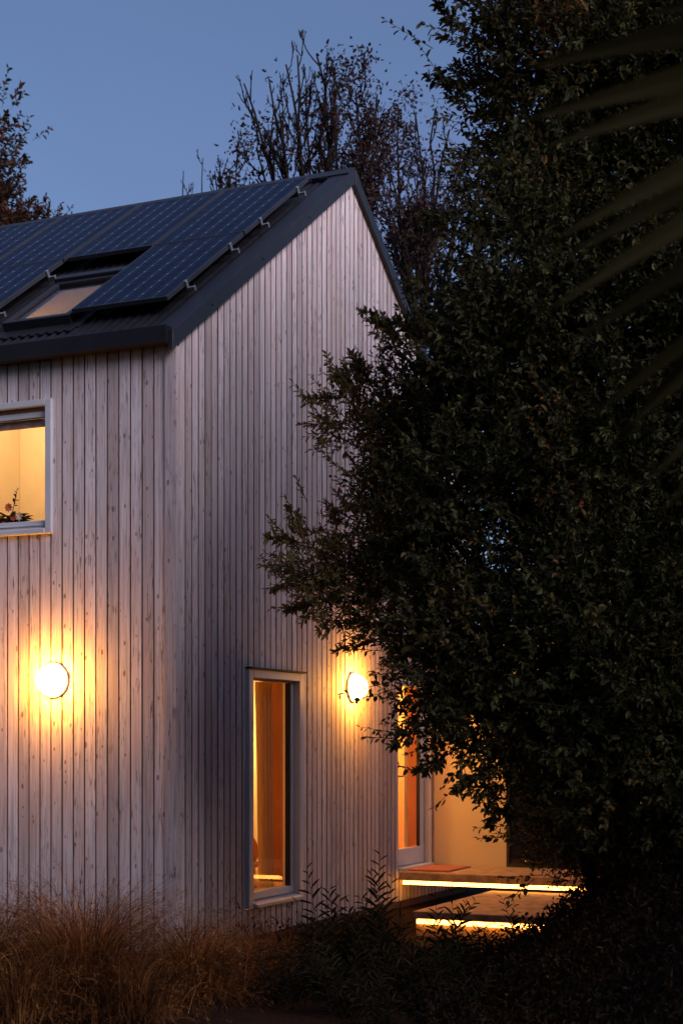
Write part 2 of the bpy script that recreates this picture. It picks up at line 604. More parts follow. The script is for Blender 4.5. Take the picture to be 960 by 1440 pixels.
# ------------------------------------------------------------------ light
SUN_EL = R(27)
SUN_AZ = math.atan2(-0.31, -0.95)          # compass-like: (sin, cos) = (x, y)
world = bpy.data.worlds.new('World')
scene.world = world
world.use_nodes = True
wn = world.node_tree
sky = wn.nodes.new('ShaderNodeTexSky')
sky.sky_type = 'NISHITA'
sky.sun_disc = False
sky.sun_elevation = SUN_EL
sky.sun_rotation = SUN_AZ
sky.ozone_density = 4.5
sky.dust_density = 0.4
flat = wn.nodes.new('ShaderNodeMix')
flat.data_type = 'RGBA'
cl = wn.nodes.new('ShaderNodeTexNoise')
cl.inputs['Scale'].default_value = 2.2
cl.inputs['Detail'].default_value = 4
ctc = wn.nodes.new('ShaderNodeTexCoord')
cmp_ = wn.nodes.new('ShaderNodeMapping')
cmp_.inputs['Scale'].default_value = (1, 1, 3.0)
wn.links.new(ctc.outputs['Generated'], cmp_.inputs[0])
wn.links.new(cmp_.outputs[0], cl.inputs['Vector'])
cmr = wn.nodes.new('ShaderNodeMapRange')
cmr.inputs['From Min'].default_value = 0.35
cmr.inputs['From Max'].default_value = 0.7
cmr.inputs['To Min'].default_value = 0.22
cmr.inputs['To Max'].default_value = 0.56
wn.links.new(cl.outputs[0], cmr.inputs[0])
wn.links.new(cmr.outputs[0], flat.inputs[0])
wn.links.new(sky.outputs[0], flat.inputs[6])
flat.inputs[7].default_value = (1.55, 1.82, 3.85, 1)      # thin even twilight veil
wn.links.new(flat.outputs[2], wn.nodes['Background'].inputs[0])
wn.nodes['Background'].inputs[1].default_value = 0.112
sun = bpy.data.lights.new('evening_glow', 'SUN')
sun.energy = 5.0
sun.angle = R(46)
sun.color = (1.0, 0.88, 1.0)
suno = bpy.data.objects.new('evening_glow', sun)
sd = Vector((math.sin(SUN_AZ) * math.cos(SUN_EL), math.cos(SUN_AZ) * math.cos(SUN_EL), math.sin(SUN_EL)))
suno.rotation_euler = (-sd).to_track_quat('-Z', 'Y').to_euler()
suno.location = (0, -20, 12)
col.objects.link(suno)
scene.view_settings.view_transform = 'Standard'
scene.view_settings.look = 'None'
scene.view_settings.exposure = 0.0
scene.view_settings.gamma = 1.0

# ------------------------------------------------------------------ ground
def smooth(t):
    t = np.clip(t, 0, 1)
    return t * t * (3 - 2 * t)


def bank_h(u, d):
    """planted bank that rises to the right in front of the deck"""
    crest = smooth((u - 0.62) / 2.3) * 1.25
    cross = smooth((d - 8.2) / 1.8) * (1 - smooth((d - 11.3) / 1.5))
    wob = 0.03 * np.sin(u * 5.1 + d * 3.3) + 0.02 * np.sin(u * 11.7 - d * 7.1)
    return GZ - 0.05 + crest * cross + wob * cross * smooth((u - 0.3) / 0.5)


gm = MB()
g = 900
gm.add([(-g, -g, GZ), (g, -g, GZ), (g, g, GZ), (-g, g, GZ)], [(0, 1, 2, 3)])
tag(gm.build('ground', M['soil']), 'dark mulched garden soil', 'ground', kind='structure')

us = np.linspace(0.2, 6.0, 70)
ds = np.linspace(8.0, 13.0, 60)
UU, DD = np.meshgrid(us, ds)
HH = bank_h(UU, DD)
PV = EYE[None, None] + DD[..., None] * FWD + UU[..., None] * RGT
PV[..., 2] = HH
nx, ny = len(us), len(ds)
idx = np.arange(nx * ny).reshape(ny, nx)
BF = np.stack([idx[:-1, :-1], idx[:-1, 1:], idx[1:, 1:], idx[1:, :-1]], -1).reshape(-1, 4)
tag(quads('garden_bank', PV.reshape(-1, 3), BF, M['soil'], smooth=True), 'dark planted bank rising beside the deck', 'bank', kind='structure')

pm = MB()
pts = [(-1.9, 8.0), (-0.35, 8.0), (-0.1, 9.3), (0.05, 10.2), (-0.25, 10.7), (-0.75, 10.75), (-1.25, 10.35), (-1.6, 9.6)]
pm.add([tuple(ud(u, d, GZ + 0.006)) for u, d in pts], [tuple(range(len(pts)))])
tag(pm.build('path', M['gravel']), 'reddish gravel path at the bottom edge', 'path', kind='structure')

# ------------------------------------------------------------------ house
SL = 0.6935
PITCH = math.atan(SL)
CP, SP = math.cos(PITCH), math.sin(PITCH)
HALF, LEN = 3.465, 9.0
WALLTOP = 4.88


def rp(t, y, h):
    """point on the left roof slope: t metres up the slope, h above it"""
    return (t * CP - h * SP, y, 5.0 + t * SP + h * CP)


def rp2(t, y, h):
    p = rp(t, y, h)
    return (2 * HALF - p[0], p[1], p[2])


house = empty('timber_house', (0, 0, 0), 'two storey gabled house clad in pale vertical timber boards with dark metal roof', 'house')

WIN_L = (1.16, 2.56, 3.418, 4.535)       # y0 y1 z0 z1 on the side wall
WIN_G = (1.214, 2.312, 0.213, 2.338)     # x0 x1 z0 z1 on the gable
DOOR = (4.72, 5.79, 0.30, 2.48)


def gable_top(x):
    return WALLTOP + SL * (x if x <= HALF else 2 * HALF - x)


def board_wall(mb, axis, start, end, pitch, gap, zb, top, openings, extra):
    """vertical boards 16 mm proud of a dark cavity sheet, cut round the openings"""
    edges = [0.0, start]
    while edges[-1] + pitch < end:
        edges.append(edges[-1] + pitch)
    edges.append(end)
    cuts = sorted(set([o[0] for o in openings] + [o[1] for o in openings] + extra))
    for a, b in zip(edges[:-1], edges[1:]):
        inner = [c for c in cuts if a + 1e-4 < c < b - 1e-4]
        segs = [a + gap / 2] + inner + [b - gap / 2]
        th = 0.0 + random.uniform(-0.0015, 0.0015)
        for s0, s1 in zip(segs[:-1], segs[1:]):
            if s1 - s0 < 0.004:
                continue
            mid = (s0 + s1) / 2
            holes = sorted([(o[2], o[3]) for o in openings if o[0] < mid < o[1]])
            spans, z = [], zb
            for h0, h1 in holes:
                spans.append((z, h0, False))
                z = h1
            spans.append((z, None, True))
            for z0, z1, last in spans:
                ta, tb = (top(s0), top(s1)) if last else (z1, z1)
                if min(ta, tb) - z0 < 0.01:
                    continue
                lo, hi = th, 0.018
                pts = []
                for zz in ('b', 't'):
                    if axis == 'y':
                        for yy, tt in ((s0, ta), (s1, tb)):
                            for xx in (lo, hi):
                                pts.append((xx, yy, z0 if zz == 'b' else tt))
                    else:
                        for yy in (lo, hi):
                            for xx, tt in ((s0, ta), (s1, tb)):
                                pts.append((xx, yy, z0 if zz == 'b' else tt))
                n0 = len(mb.f)
                mb.hexa(pts)
                for q in ((2, 3) if axis == 'y' else (4, 5)):      # raw unpainted board edges
                    mb.mi[n0 + q] = 3


def core_wall(mb, axis, a0, a1, z0, top, openings, d0=0.0185, d1=0.185, extra=()):
    """the wall behind the boards: outer face dark cavity (slot 1), inside plaster (slot 2)"""
    cuts = sorted(set([a0, a1] + [o[0] for o in openings] + [o[1] for o in openings] + list(extra)))
    for s0, s1 in zip(cuts[:-1], cuts[1:]):
        mid = (s0 + s1) / 2
        holes = sorted([(o[2], o[3]) for o in openings if o[0] < mid < o[1]])
        spans, z = [], z0
        for h0, h1 in holes:
            spans.append((z, h0, h0))
            z = h1
        spans.append((z, top(s0), top(s1)))
        for zz, ta, tb in spans:
            for (e0, e1, mi) in ((d0, d0 + 0.03, 1), (d0 + 0.03, d1, 2)):
                if axis == 'y':
                    pts = [(x, y, zz) for y in (s0, s1) for x in (e0, e1)] + [(x, y, t) for y, t in ((s0, ta), (s1, tb)) for x in (e0, e1)]
                else:
                    pts = [(x, y, zz) for y in (e0, e1) for x in (s0, s1)] + [(x, y, t) for y in (e0, e1) for x, t in ((s0, ta), (s1, tb))]
                mb.hexa(pts, mi)


ZB = -0.02
w = MB()
board_wall(w, 'y', 0.084, LEN, 0.11, 0.014, ZB, lambda s: WALLTOP + 0.10, [WIN_L], [])
core_wall(w, 'y', 0.185, LEN, GZ - 0.2, lambda s: WALLTOP + 0.10, [WIN_L])
side = w.build('side_wall', [M['clad_side'], M['batten'], M['plaster'], M['edge']], house, bevel=0.0)
tag(side, 'long eaves wall of pale vertical boards')

w = MB()
board_wall(w, 'x', 0.056, 2 * HALF, 0.109, 0.019, ZB, gable_top, [WIN_G, DOOR], [HALF])
core_wall(w, 'x', 0.0185, 2 * HALF, GZ - 0.2, lambda s: gable_top(s), [WIN_G, DOOR], extra=[HALF])
gable = w.build('gable_wall', [M['clad_gable'], M['batten'], M['plaster'], M['edge']], house)
tag(gable, 'tall pointed gable wall of narrow vertical boards')

w = MB()   # far gable and far side, closed
w.box(0.19, 2 * HALF, LEN - 0.15, LEN, GZ - 0.2, WALLTOP)
w.box(2 * HALF - 0.15, 2 * HALF, 0.19, LEN - 0.15, GZ - 0.2, WALLTOP)
w.add([(0.0, LEN - 0.15, WALLTOP), (2 * HALF, LEN - 0.15, WALLTOP), (HALF, LEN - 0.15, gable_top(HALF)), (0.0, LEN, WALLTOP), (2 * HALF, LEN, WALLTOP), (HALF, LEN, gable_top(HALF))],
      [(0, 1, 2), (3, 5, 4), (0, 3, 4, 1), (1, 4, 5, 2), (0, 2, 5, 3)])
w.build('rear_wall', M['clad_gable'], house)

w = MB()
w.box(-0.022, -0.003, -0.002, 0.080, ZB - 0.02, WALLTOP - 0.03, 0)
w.box(-0.022, 0.050, -0.022, -0.003, ZB - 0.02, WALLTOP - 0.03, 1)
w.build('corner_board', [M['clad_side'], M['clad_gable']], house)

# --- roof -----------------------------------------------------------
roof_t = HALF / CP
SKY_T = (0.44, 1.46)
SKY_Y = (1.22, 1.92)
Y0 = -0.045


def corrugated(mb, fn, y0, y1, t0, t1, pitch=0.092, amp=0.008):
    n = max(2, int(round((y1 - y0) / pitch * 6)))
    vs, fs = [], []
    for i in range(n + 1):
        y = y0 + (y1 - y0) * i / n
        h = amp * math.sin(2 * math.pi * y / pitch)
        vs.append(fn(t0, y, h - 0.012))
        vs.append(fn(t1, y, h - 0.012))
    for i in range(n):
        fs.append((2 * i, 2 * i + 2, 2 * i + 3, 2 * i + 1))
    mb.add(vs, fs, 0, True)


w = MB()
T0 = -0.10
corrugated(w, rp, 0.13, SKY_Y[0], T0, roof_t - 0.02)
corrugated(w, rp, SKY_Y[0], SKY_Y[1], T0, SKY_T[0])
corrugated(w, rp, SKY_Y[0], SKY_Y[1], SKY_T[1], roof_t - 0.02)
corrugated(w, rp, SKY_Y[1], LEN + 0.05, T0, roof_t - 0.02)
corrugated(w, rp2, 0.13, LEN + 0.05, T0, roof_t - 0.02)


def slab(mb, fn, y0, y1, t0, t1, h0, h1, mi=0):
    mb.hexa([fn(t, y, h) for h in (h0, h1) for y in (y0, y1) for t in (t0, t1)], mi)


for (y0, y1, t0, t1) in ((0.03, SKY_Y[0], 0.0, roof_t - 0.06), (SKY_Y[0], SKY_Y[1], 0.0, SKY_T[0]), (SKY_Y[0], SKY_Y[1], SKY_T[1], roof_t - 0.06), (SKY_Y[1], LEN, 0.0, roof_t - 0.06)):
    slab(w, rp, y0, y1, t0, t1, -0.075, -0.03, 1)
slab(w, rp2, 0.03, LEN, 0.0, roof_t - 0.06, -0.075, -0.03, 1)
roof = w.build('roof', [M['roof'], M['plaster']], house)

w = MB()   # barge flashings: a broad top face and a folded vertical face, both rakes
for fn in (rp, rp2):
    t1 = roof_t
    slab(w, fn, Y0, 0.16, -0.12, t1, 0.004, 0.022)
    vs = []
    for y in (Y0 - 0.002, 0.0 - 0.004):
        for t in (-0.12, t1):
            p = fn(t, y, 0.0195)
            vs.append((p[0], p[1], p[2] - 0.150))
            vs.append(p)
    # order like box(): bottom 4 then top 4
    w.hexa([vs[0], vs[2], vs[4], vs[6], vs[1], vs[3], vs[5], vs[7]])
barge = w.build('barge_flashing', M['flash'], roof, bevel=0.003)
for t in (0.62, 1.75, 2.9):
    w = MB()
    p = rp(t, Y0 - 0.004, -0.045)
    w.lathe((p[0], p[1], p[2]), [(0.009, 0.0), (0.009, -0.006), (0.004, -0.009)], 8, axis='y')
    w.build('screw', M['gasket'], barge)
w = MB()
slab(w, rp, Y0 + 0.0, LEN + 0.05, roof_t - 0.17, roof_t + 0.01, 0.024, 0.036)
slab(w, rp2, Y0 + 0.0, LEN + 0.05, roof_t - 0.17, roof_t + 0.01, 0.0245, 0.0365)
for i in range(40):      # notched skirt of the ridge over the corrugations
    y = 0.18 + i * 0.184
    slab(w, rp, y, y + 0.092, roof_t - 0.19, roof_t - 0.168, 0.004, 0.030)
w.build('ridge_cap', M['flash'], roof)

w = MB()   # square gutter along the eaves
prof = [(-0.02, 4.985), (-0.02, 4.862), (-0.155, 4.855), (-0.155, 4.985), (-0.14, 4.985), (-0.14, 4.868), (-0.035, 4.874), (-0.035, 4.985)]
w.sweep([(x, 0.0, z) for x, z in prof], (0, 0, 0), (0, LEN, 0))
w.box(-0.157, -0.018, -0.004, 0.012, 4.852, 4.99)
w.box(-0.095, -0.025, -0.03, -0.004, 4.875, 4.965)
w.build('gutter', M['gutter'], roof)

# --- skylight ---------------------------------------------------------
w = MB()
fw = 0.055
y0, y1 = SKY_Y
t0, t1 = SKY_T
for (a, b, c, d) in ((y0, y1, t0, t0 + fw), (y0, y1, t1 - fw, t1), (y0, y0 + fw, t0 + fw, t1 - fw), (y1 - fw, y1, t0 + fw, t1 - fw)):
    slab(w, rp, a, b, c, d, -0.03, 0.085)
slab(w, rp, y0 - 0.03, y1 + 0.03, t1 + 0.01, t1 + 0.11, -0.01, 0.115)         # hood
skyl = w.build('skylight', M['flash'], roof, bevel=0.004)
w = MB()
slab(w, rp, y0 + fw, y1 - fw, t0 + fw, t1 - fw, 0.055, 0.062)
w.build('pane', M['skyglass'], skyl)
w = MB()
w.add([rp(t, y, 0.018) for y, t in ((y0 + fw, t0 + fw), (y1 - fw, t0 + fw), (y1 - fw, t1 - fw), (y0 + fw, t1 - fw))], [(0, 1, 2, 3)])
w.build('blind', M['blind'], skyl)
w = MB()
slab(w, rp, y0 - 0.10, y1 + 0.10, t0 - 0.16, t0 - 0.002, 0.004, 0.008)
for i in range(10):
    yy = y0 - 0.09 + i * 0.092
    slab(w, rp, yy, yy + 0.046, t0 - 0.19, t0 - 0.16, 0.0, 0.007)
slab(w, rp, y0 - 0.12, y0 - 0.002, t0 - 0.1, t1, 0.003, 0.009)
slab(w, rp, y1 + 0.002, y1 + 0.12, t0 - 0.1, t1, 0.003, 0.009)
w.build('apron_flashing', M['roof'], skyl)

# --- upper window on the side wall -------------------------------------
y0, y1, z0, z1 = WIN_L
cas = 0.062
w = MB()
w.box(-0.035, 0.055, y0, y0 + cas, z0, z1)
w.box(-0.035, 0.055, y1 - cas, y1, z0, z1)
w.box(-0.0345, 0.055, y0 + cas, y1 - cas, z1 - 0.052, z1)
w.box(-0.045, 0.055, y0 + cas, y1 - cas, z0, z0 + 0.042)
win = w.build('window', M['white'], house, bevel=0.004)
tag(win, 'white framed upper window glowing warm yellow')
w = MB()
a0, a1, b0, b1 = y0 + cas, y1 - cas, z0 + 0.042, z1 - 0.052
w.box(0.02, 0.075, a0, a0 + 0.022, b0, b1)
w.box(0.02, 0.075, a1 - 0.022, a1, b0, b1)
w.box(0.012, 0.075, a0 + 0.022, a1 - 0.022, b0, b0 + 0.075)
w.box(-0.002, 0.012, a0 + 0.022, a1 - 0.022, b0 + 0.030, b0 + 0.042)
w.box(0.02, 0.075, a0 + 0.022, a1 - 0.022, b1 - 0.085, b1 - 0.038)
w.build('sash', M['white'], win, bevel=0.003)
w = MB()
w.box(0.03, 0.12, a0 + 0.022, a1 - 0.022, b1 - 0.0375, b1)
w.box(0.072, 0.12, a0 + 0.022, a1 - 0.022, b1 - 0.145, b1 - 0.0855)
w.build('head_reveal', M['reveal'], win)
w = MB()
w.box(0.048, 0.054, a0 + 0.022, a1 - 0.022, b0 + 0.075, b1 - 0.085)
w.build('pane', M['glass'], win)

# --- tall window in the gable --------------------------------------------
x0, x1, z0, z1 = WIN_G
cas = 0.085
w = MB()
w.box(x0, x0 + cas, -0.035, 0.06, z0 + 0.02, z1 - 0.012)
w.box(x1 - cas, x1, -0.035, 0.06, z0 + 0.02, z1 - 0.012)
w.box(x0 + cas, x1 - cas, -0.0345, 0.06, z1 - 0.087, z1 - 0.0125)
tw = w.build('window', M['white'], house, bevel=0.004)
tag(tw, 'tall white framed window in the gable lit orange inside')
w = MB()
w.box(x0 - 0.01, x1 + 0.01, -0.06, 0.018, z1 - 0.010, z1 + 0.004)
w.build('head_flashing', M['gutter'], tw)
w = MB()
w.hexa([(x0 + cas, -0.075, z0 + 0.02), (x1 - cas, -0.075, z0 + 0.02), (x0 + cas, 0.06, z0 + 0.02), (x1 - cas, 0.06, z0 + 0.02),
        (x0 + cas, -0.075, z0 + 0.05), (x1 - cas, -0.075, z0 + 0.05), (x0 + cas, 0.06, z0 + 0.075), (x1 - cas, 0.06, z0 + 0.075)])
w.build('sill', M['white'], tw, bevel=0.003)
a0, a1, b0, b1 = x0 + cas, x1 - cas, z0 + 0.078, z1 - 0.087
sd_ = 0.05
w = MB()
w.box(a0, a0 + sd_, 0.035, 0.095, b0, b1)
w.box(a1 - sd_, a1, 0.035, 0.095, b0, b1)
w.box(a0 + sd_, a1 - sd_, 0.035, 0.095, b0, b0 + 0.065)
w.box(a0 + sd_, a1 - sd_, 0.035, 0.095, b1 - 0.018, b1)
w.build('sash', M['white'], tw, bevel=0.003)
w = MB()
w.box(a1 - sd_ - 0.022, a1 - sd_ - 0.001, 0.040, 0.085, b0 + 0.066, b1 - 0.019)  # black strip includes the gasket's shadow line beside the stile
w.build('gasket', M['gasket'], tw)
w = MB()
w.box(a0 + sd_, a1 - sd_ - 0.022, 0.060, 0.068, b0 + 0.065, b1 - 0.018)
w.build('pane', M['glass'], tw)

# --- glazed door at the deck ------------------------------------------------
x0, x1, z0, z1 = DOOR
w = MB()
w.box(x0, x0 + 0.04, 0.02, 0.16, z0, z1)
w.box(x1 - 0.05, x1 - 0.003, 0.02, 0.16, z0, z1)
w.box(x0 + 0.04, x1 - 0.05, 0.02, 0.16, z1 - 0.05, z1)
w.box(x0 + 0.04, x1 - 0.05, -0.02, 0.16, z0 + 0.002, z0 + 0.03)
door = w.build('door', M['white'], house, bevel=0.004)
tag(door, 'glazed entrance door glowing orange above the deck')
a0, a1, b0, b1 = x0 + 0.042, x1 - 0.056, z0 + 0.034, z1 - 0.054
st = 0.115
w = MB()
w.box(a0, a0 + st, 0.10, 0.145, b0, b1)
w.box(a1 - st, a1, 0.10, 0.145, b0, b1)
w.box(a0 + st, a1 - st, 0.10, 0.145, b0, b0 + 0.185)
w.box(a0 + st, a1 - st, 0.10, 0.145, b1 - st, b1)
leaf = w.build('leaf_frame', M['white'], door, bevel=0.004)
w = MB()
w.box(a1 - st - 0.02, a1 - st - 0.001, 0.103, 0.14, b0 + 0.187, b1 - st - 0.002)
w.build('gasket', M['gasket'], door)
w = MB()
w.box(a0 + st, a1 - st - 0.02, 0.118, 0.126, b0 + 0.185, b1 - st)
w.build('pane', M['glass'], door)
w = MB()
w.tube([(a0 + 0.06, 0.10, 1.32), (a0 + 0.06, 0.045, 1.32), (a0 + 0.19, 0.04, 1.32)], 0.010, 8)
w.lathe((a0 + 0.06, 0.10, 1.32), [(0.026, 0.0), (0.026, -0.008)], 16, axis='y')
w.build('handle', M['alu'], door)

# --- rooms behind the glass -------------------------------------------------


def room(name, x0, x1, y0, y1, z0, z1, wm, open_sides, top=True, far=None):
    """thin lining boards on the sides of a room that are not an outer wall"""
    w = MB()
    t = 0.03
    w.box(x0, x1, y0, y1, z0 - t, z0, 1)
    if top:
        w.box(x0, x1, y0, y1, z1, z1 + t, 2)
    if 'x0' not in open_sides:
        w.box(x0 - t, x0 - 0.001, y0, y1, z0, z1, 0)
    if 'x1' not in open_sides:
        w.box(x1 + 0.001, x1 + t, y0, y1, z0, z1, 0)
    if 'y0' not in open_sides:
        w.box(x0, x1, y0 - t, y0 - 0.001, z0, z1, 0)
    if 'y1' not in open_sides:
        w.box(x0, x1, y1 + 0.001, y1 + t, z0, z1, 3)
    return w.build(name, [wm, M['floorwood'], M['plaster'], far or wm], house)


room('room_lining', 0.187, 1.62, 0.35, 2.67, 2.90, 5.0, M['plaster'], ('x0',), top=False, far=M['plaster'])
room('room_lining', 0.187, 4.45, 0.187, 3.3, 0.30, 2.72, M['plaster'], ('x0', 'y0'), far=M['ply'])
room('room_lining', 4.60, 6.7, 0.187, 2.2, 0.30, 2.72, M['ply'], ('y0',), far=M['ply'])
w = MB()
w.box(5.55, 5.66, 0.265, 0.95, 0.301, 2.715)          # return wall seen through the door
w.build('inner_partition', M['honey'], house)
w = MB()
w.box(3.18, 3.26, 0.187, 0.82, 0.301, 2.715)          # return wall behind the curtain
w.build('inner_partition', M['redply'], house)


def point(name, loc, energy, color, rad=0.08):
    l = bpy.data.lights.new(name, 'POINT')
    l.energy = energy
    l.color = color
    l.shadow_soft_size = rad
    o = bpy.data.objects.new(name, l)
    o.location = loc
    col.objects.link(o)
    return o


point('upstairs_room_lamp', (0.75, 2.02, 4.85), 42, (1.0, 0.56, 0.21), 0.12)
point('downstairs_room_lamp', (3.95, 2.05, 1.75), 75, (1.0, 0.54, 0.13), 0.1)
point('downstairs_fill_lamp', (0.9, 2.7, 2.3), 45, (1.0, 0.48, 0.10), 0.1)  # added fill light, brightens the partition behind the curtain
point('hall_lamp', (5.05, 0.95, 2.2), 130, (1.0, 0.50, 0.10), 0.1)

# --- side wing with the white panel -------------------------------------------
WX = 5.80
w = MB()
w.box(WX, WX + 0.12, -0.86, 0.14, 0.265, 2.85)
w.box(WX, WX + 0.12, -2.3, -0.86, 2.45, 2.85)
w.box(WX, WX + 0.12, -3.6, -2.3, GZ - 0.1, 2.85)
w.box(WX + 0.12, WX + 3.0, -3.6, -3.48, GZ - 0.1, 2.85)
wing = w.build('wing_wall', M['panelwhite'], house, bevel=0.004)
tag(wing, 'smooth white wall panel beside the glazed door')
w = MB()
w.box(WX - 0.15, WX + 3.2, -3.75, 0.0 - 0.03, 2.85, 3.0)
w.build('wing_roof', M['flash'], house)
w = MB()
w.box(WX + 0.02, WX + 0.06, -2.3, -0.862, 0.30, 2.45)
dk = w.build('window', M['darkglass'], house)
tag(dk, 'unlit black glazed panel at the edge of the white wall')
w = MB()
w.box(WX - 0.006, WX + 0.07, -0.895, -0.863, 0.30, 2.449)
w.box(WX - 0.006, WX + 0.07, -2.3, -0.895, 0.30, 0.335)
w.build('frame', M['gasket'], dk)

# ------------------------------------------------------------------ deck and step
deck = empty('timber_deck', (5.2, -1.4, 0.0), 'upper timber entrance deck edged with a glowing light strip', 'deck')
w = MB()
x = 4.685
while x < 5.78:
    w.box(x, min(x + 0.135, 5.795), -3.4, -0.03 if x < 4.72 else -0.026, 0.272, 0.30)
    x += 0.141
w.build('board', M['deck'], deck, bevel=0.003)
w = MB()
w.box(4.655, 4.682, -3.4, -0.03, 0.218, 0.298)
w.build('fascia', M['deck'], deck, bevel=0.003)
w = MB()
w.box(4.70, 4.732, -3.35, -0.06, 0.168, 0.205)
w.build('light_strip', M['led'], deck)

step = empty('timber_step', (3.6, -1.9, 0.0), 'wide lower timber step with a light strip under its front edge', 'step')
w = MB()
x = 2.535
while x < 4.70:
    w.box(x, min(x + 0.135, 4.73), -2.9, -1.05, 0.105, 0.135)
    x += 0.141
w.build('board', M['deck'], step, bevel=0.003)
w = MB()
w.box(2.505, 2.532, -2.9, -1.05, 0.070, 0.133)
w.build('fascia', M['deck'], step, bevel=0.003)
w = MB()
w.box(2.585, 2.61, -2.9, -1.05, GZ - 0.05, 0.104)
w.box(2.61, 4.70, -1.10, -1.075, GZ - 0.05, 0.104)
w.build('riser', M['deck'], step)
w = MB()
w.box(2.545, 2.582, -2.85, -1.07, 0.018, 0.055)
w.build('light_strip', M['led'], step)

w = MB()
w.box(4.84, 5.55, -0.53, -0.06, 0.301, 0.318)
tag(w.build('door_mat', M['mat'], bevel=0.004), 'reddish coir mat on the deck in front of the glazed door', 'door mat')

# ------------------------------------------------------------------ wall lights


def wall_light(loc, axis, label):
    t = empty('wall_light', loc, label, 'wall light', 'round outdoor wall lights')
    s = -1
    w = MB()
    w.lathe(loc, [(0.146, 0.0), (0.148, s * 0.014), (0.143, s * 0.020), (0.128, s * 0.020)], 40, axis=axis)
    w.build('mounting_ring', M['lampring'], t)
    w = MB()
    prof = [(0.127, s * 0.021)] + [(0.127 * math.cos(a), s * (0.035 + 0.12 * math.sin(a))) for a in np.linspace(0.05, 1.5, 9)]
    w.lathe(loc, prof, 40, axis=axis)
    w.build('diffuser', M['lamp'], t)
    return t


wall_light((0.0 - 0.002, 1.154, 2.197), 'x', 'round glowing wall light alone on the long board wall below the upper window')
wall_light((3.498, 0.0 - 0.002, 2.238), 'y', 'round glowing wall light on the gable, half hidden by leaves beside the glazed door')

# ------------------------------------------------------------------ solar panels
PW, PL = 0.932, 1.630
PANEL_COLS = [0.24, 1.205, 2.178, 3.15]
ROWS = [0.43, 2.085]
proto = {}


def solar_panel(c, r, label):
    y = PANEL_COLS[c]
    t = ROWS[r]
    root = bpy.data.objects.new('solar_panel', None)
    # local x runs along the eaves (+y), local y up the slope, local z off the roof
    m = Matrix(((0, CP, -SP), (1, 0, 0), (0, SP, CP))).to_4x4()
    m.translation = Vector(rp(t, y, 0.095))
    # keep a right-handed frame: flip local x so that it runs towards -y
    m = Matrix(((0, CP, -SP), (-1, 0, 0), (0, SP, CP))).to_4x4()
    m.translation = Vector(rp(t, y + PW, 0.095))
    root.matrix_world = m
    link(root)
    tag(root, label, 'solar panel', 'solar panels on the roof')
    if not proto:
        w = MB()
        w.box(0.006, PW - 0.006, 0.006, PL - 0.006, 0.0, 0.033)
        proto['cells'] = w.build('cell_sheet', M['cells'])
        w = MB()
        f = 0.012
        w.box(0, PW, 0, f, -0.004, 0.036)
        w.box(0, PW, PL - f, PL, -0.004, 0.036)
        w.box(0, f, f, PL - f, -0.004, 0.036)
        w.box(PW - f, PW, f, PL - f, -0.004, 0.036)
        proto['frame'] = w.build('frame', M['framedark'], bevel=0.002)
        w = MB()     # clamp on the rail end
        w.box(PW + 0.001, PW + 0.018, -0.018, 0.018, -0.03, 0.038)
        w.box(PW - 0.008, PW + 0.018, -0.018, 0.018, 0.0365, 0.041)
        w.box(PW + 0.022, PW + 0.070, -0.012, 0.012, -0.040, -0.018)
        w.box(PW + 0.070, PW + 0.080, -0.016, 0.016, -0.060, -0.014)
        proto['clamp'] = w.build('clamp', M['alu'], bevel=0.003)
        w = MB()
        w.box(-0.006, PW + 0.004, -0.017, 0.017, -0.055, -0.012)
        proto['rail'] = w.build('rail', M['framedark'])
        made = [proto[k] for k in ('cells', 'frame')]
        for o in made:
            o.parent = root
        used = {'clamp': False, 'rail': False}
        proto['used'] = used
    else:
        for k in ('cells', 'frame'):
            o = proto[k].copy()
            link(o, root)
    for yy in (PL * 0.22, PL * 0.80):
        for k in (('rail', 'clamp') if c in (0, 2) else ('rail',)):
            if not proto['used'][k]:
                o = proto[k]
                proto['used'][k] = True
                o.parent = root
            else:
                o = proto[k].copy()
                link(o, root)
            o.location = (0, yy, 0)
            if k == 'clamp' and c == 2 and r == 1:
                bpy.data.objects.remove(o)
    return root


solar_panel(0, 1, 'dark solar panel nearest the ridge end, above the panel with the free lower corner')
solar_panel(0, 0, 'dark solar panel lowest at the gable end, to the right of the skylight')
solar_panel(1, 1, 'dark solar panel directly above the skylight')
solar_panel(2, 1, 'dark solar panel of the ridge row with the panel left of the skylight below it')
solar_panel(2, 0, 'dark solar panel just left of the skylight, cut by the picture edge')
solar_panel(3, 1, 'dark solar panel of the ridge row, leftmost, under the rust leaved tree')

# ------------------------------------------------------------------ things behind the glass
w = MB()
n = 26
vs, fs = [], []
for j, zz in enumerate(np.linspace(0.34, 2.24, 14)):
    k = 1 - j / 13.0                      # gathered at the top, falling into a narrow tail
    for i in range(n + 1):
        s = i / n
        xx = 1.86 + 0.13 * k + (0.24 - 0.03 * k) * s
        yy = 0.21 + 0.045 * math.sin(s * 3.5 * 2 * math.pi + 0.4 * k) + 0.03 * k
        vs.append((xx, yy, zz))
for j in range(13):
    for i in range(n):
        a = j * (n + 1) + i
        fs.append((a, a + 1, a + n + 2, a + n + 1))
w.add(vs, fs, 0, True)
cu = w.build('curtain', M['curtain'])
tag(cu, 'amber curtain hanging inside the tall gable window', 'curtain')

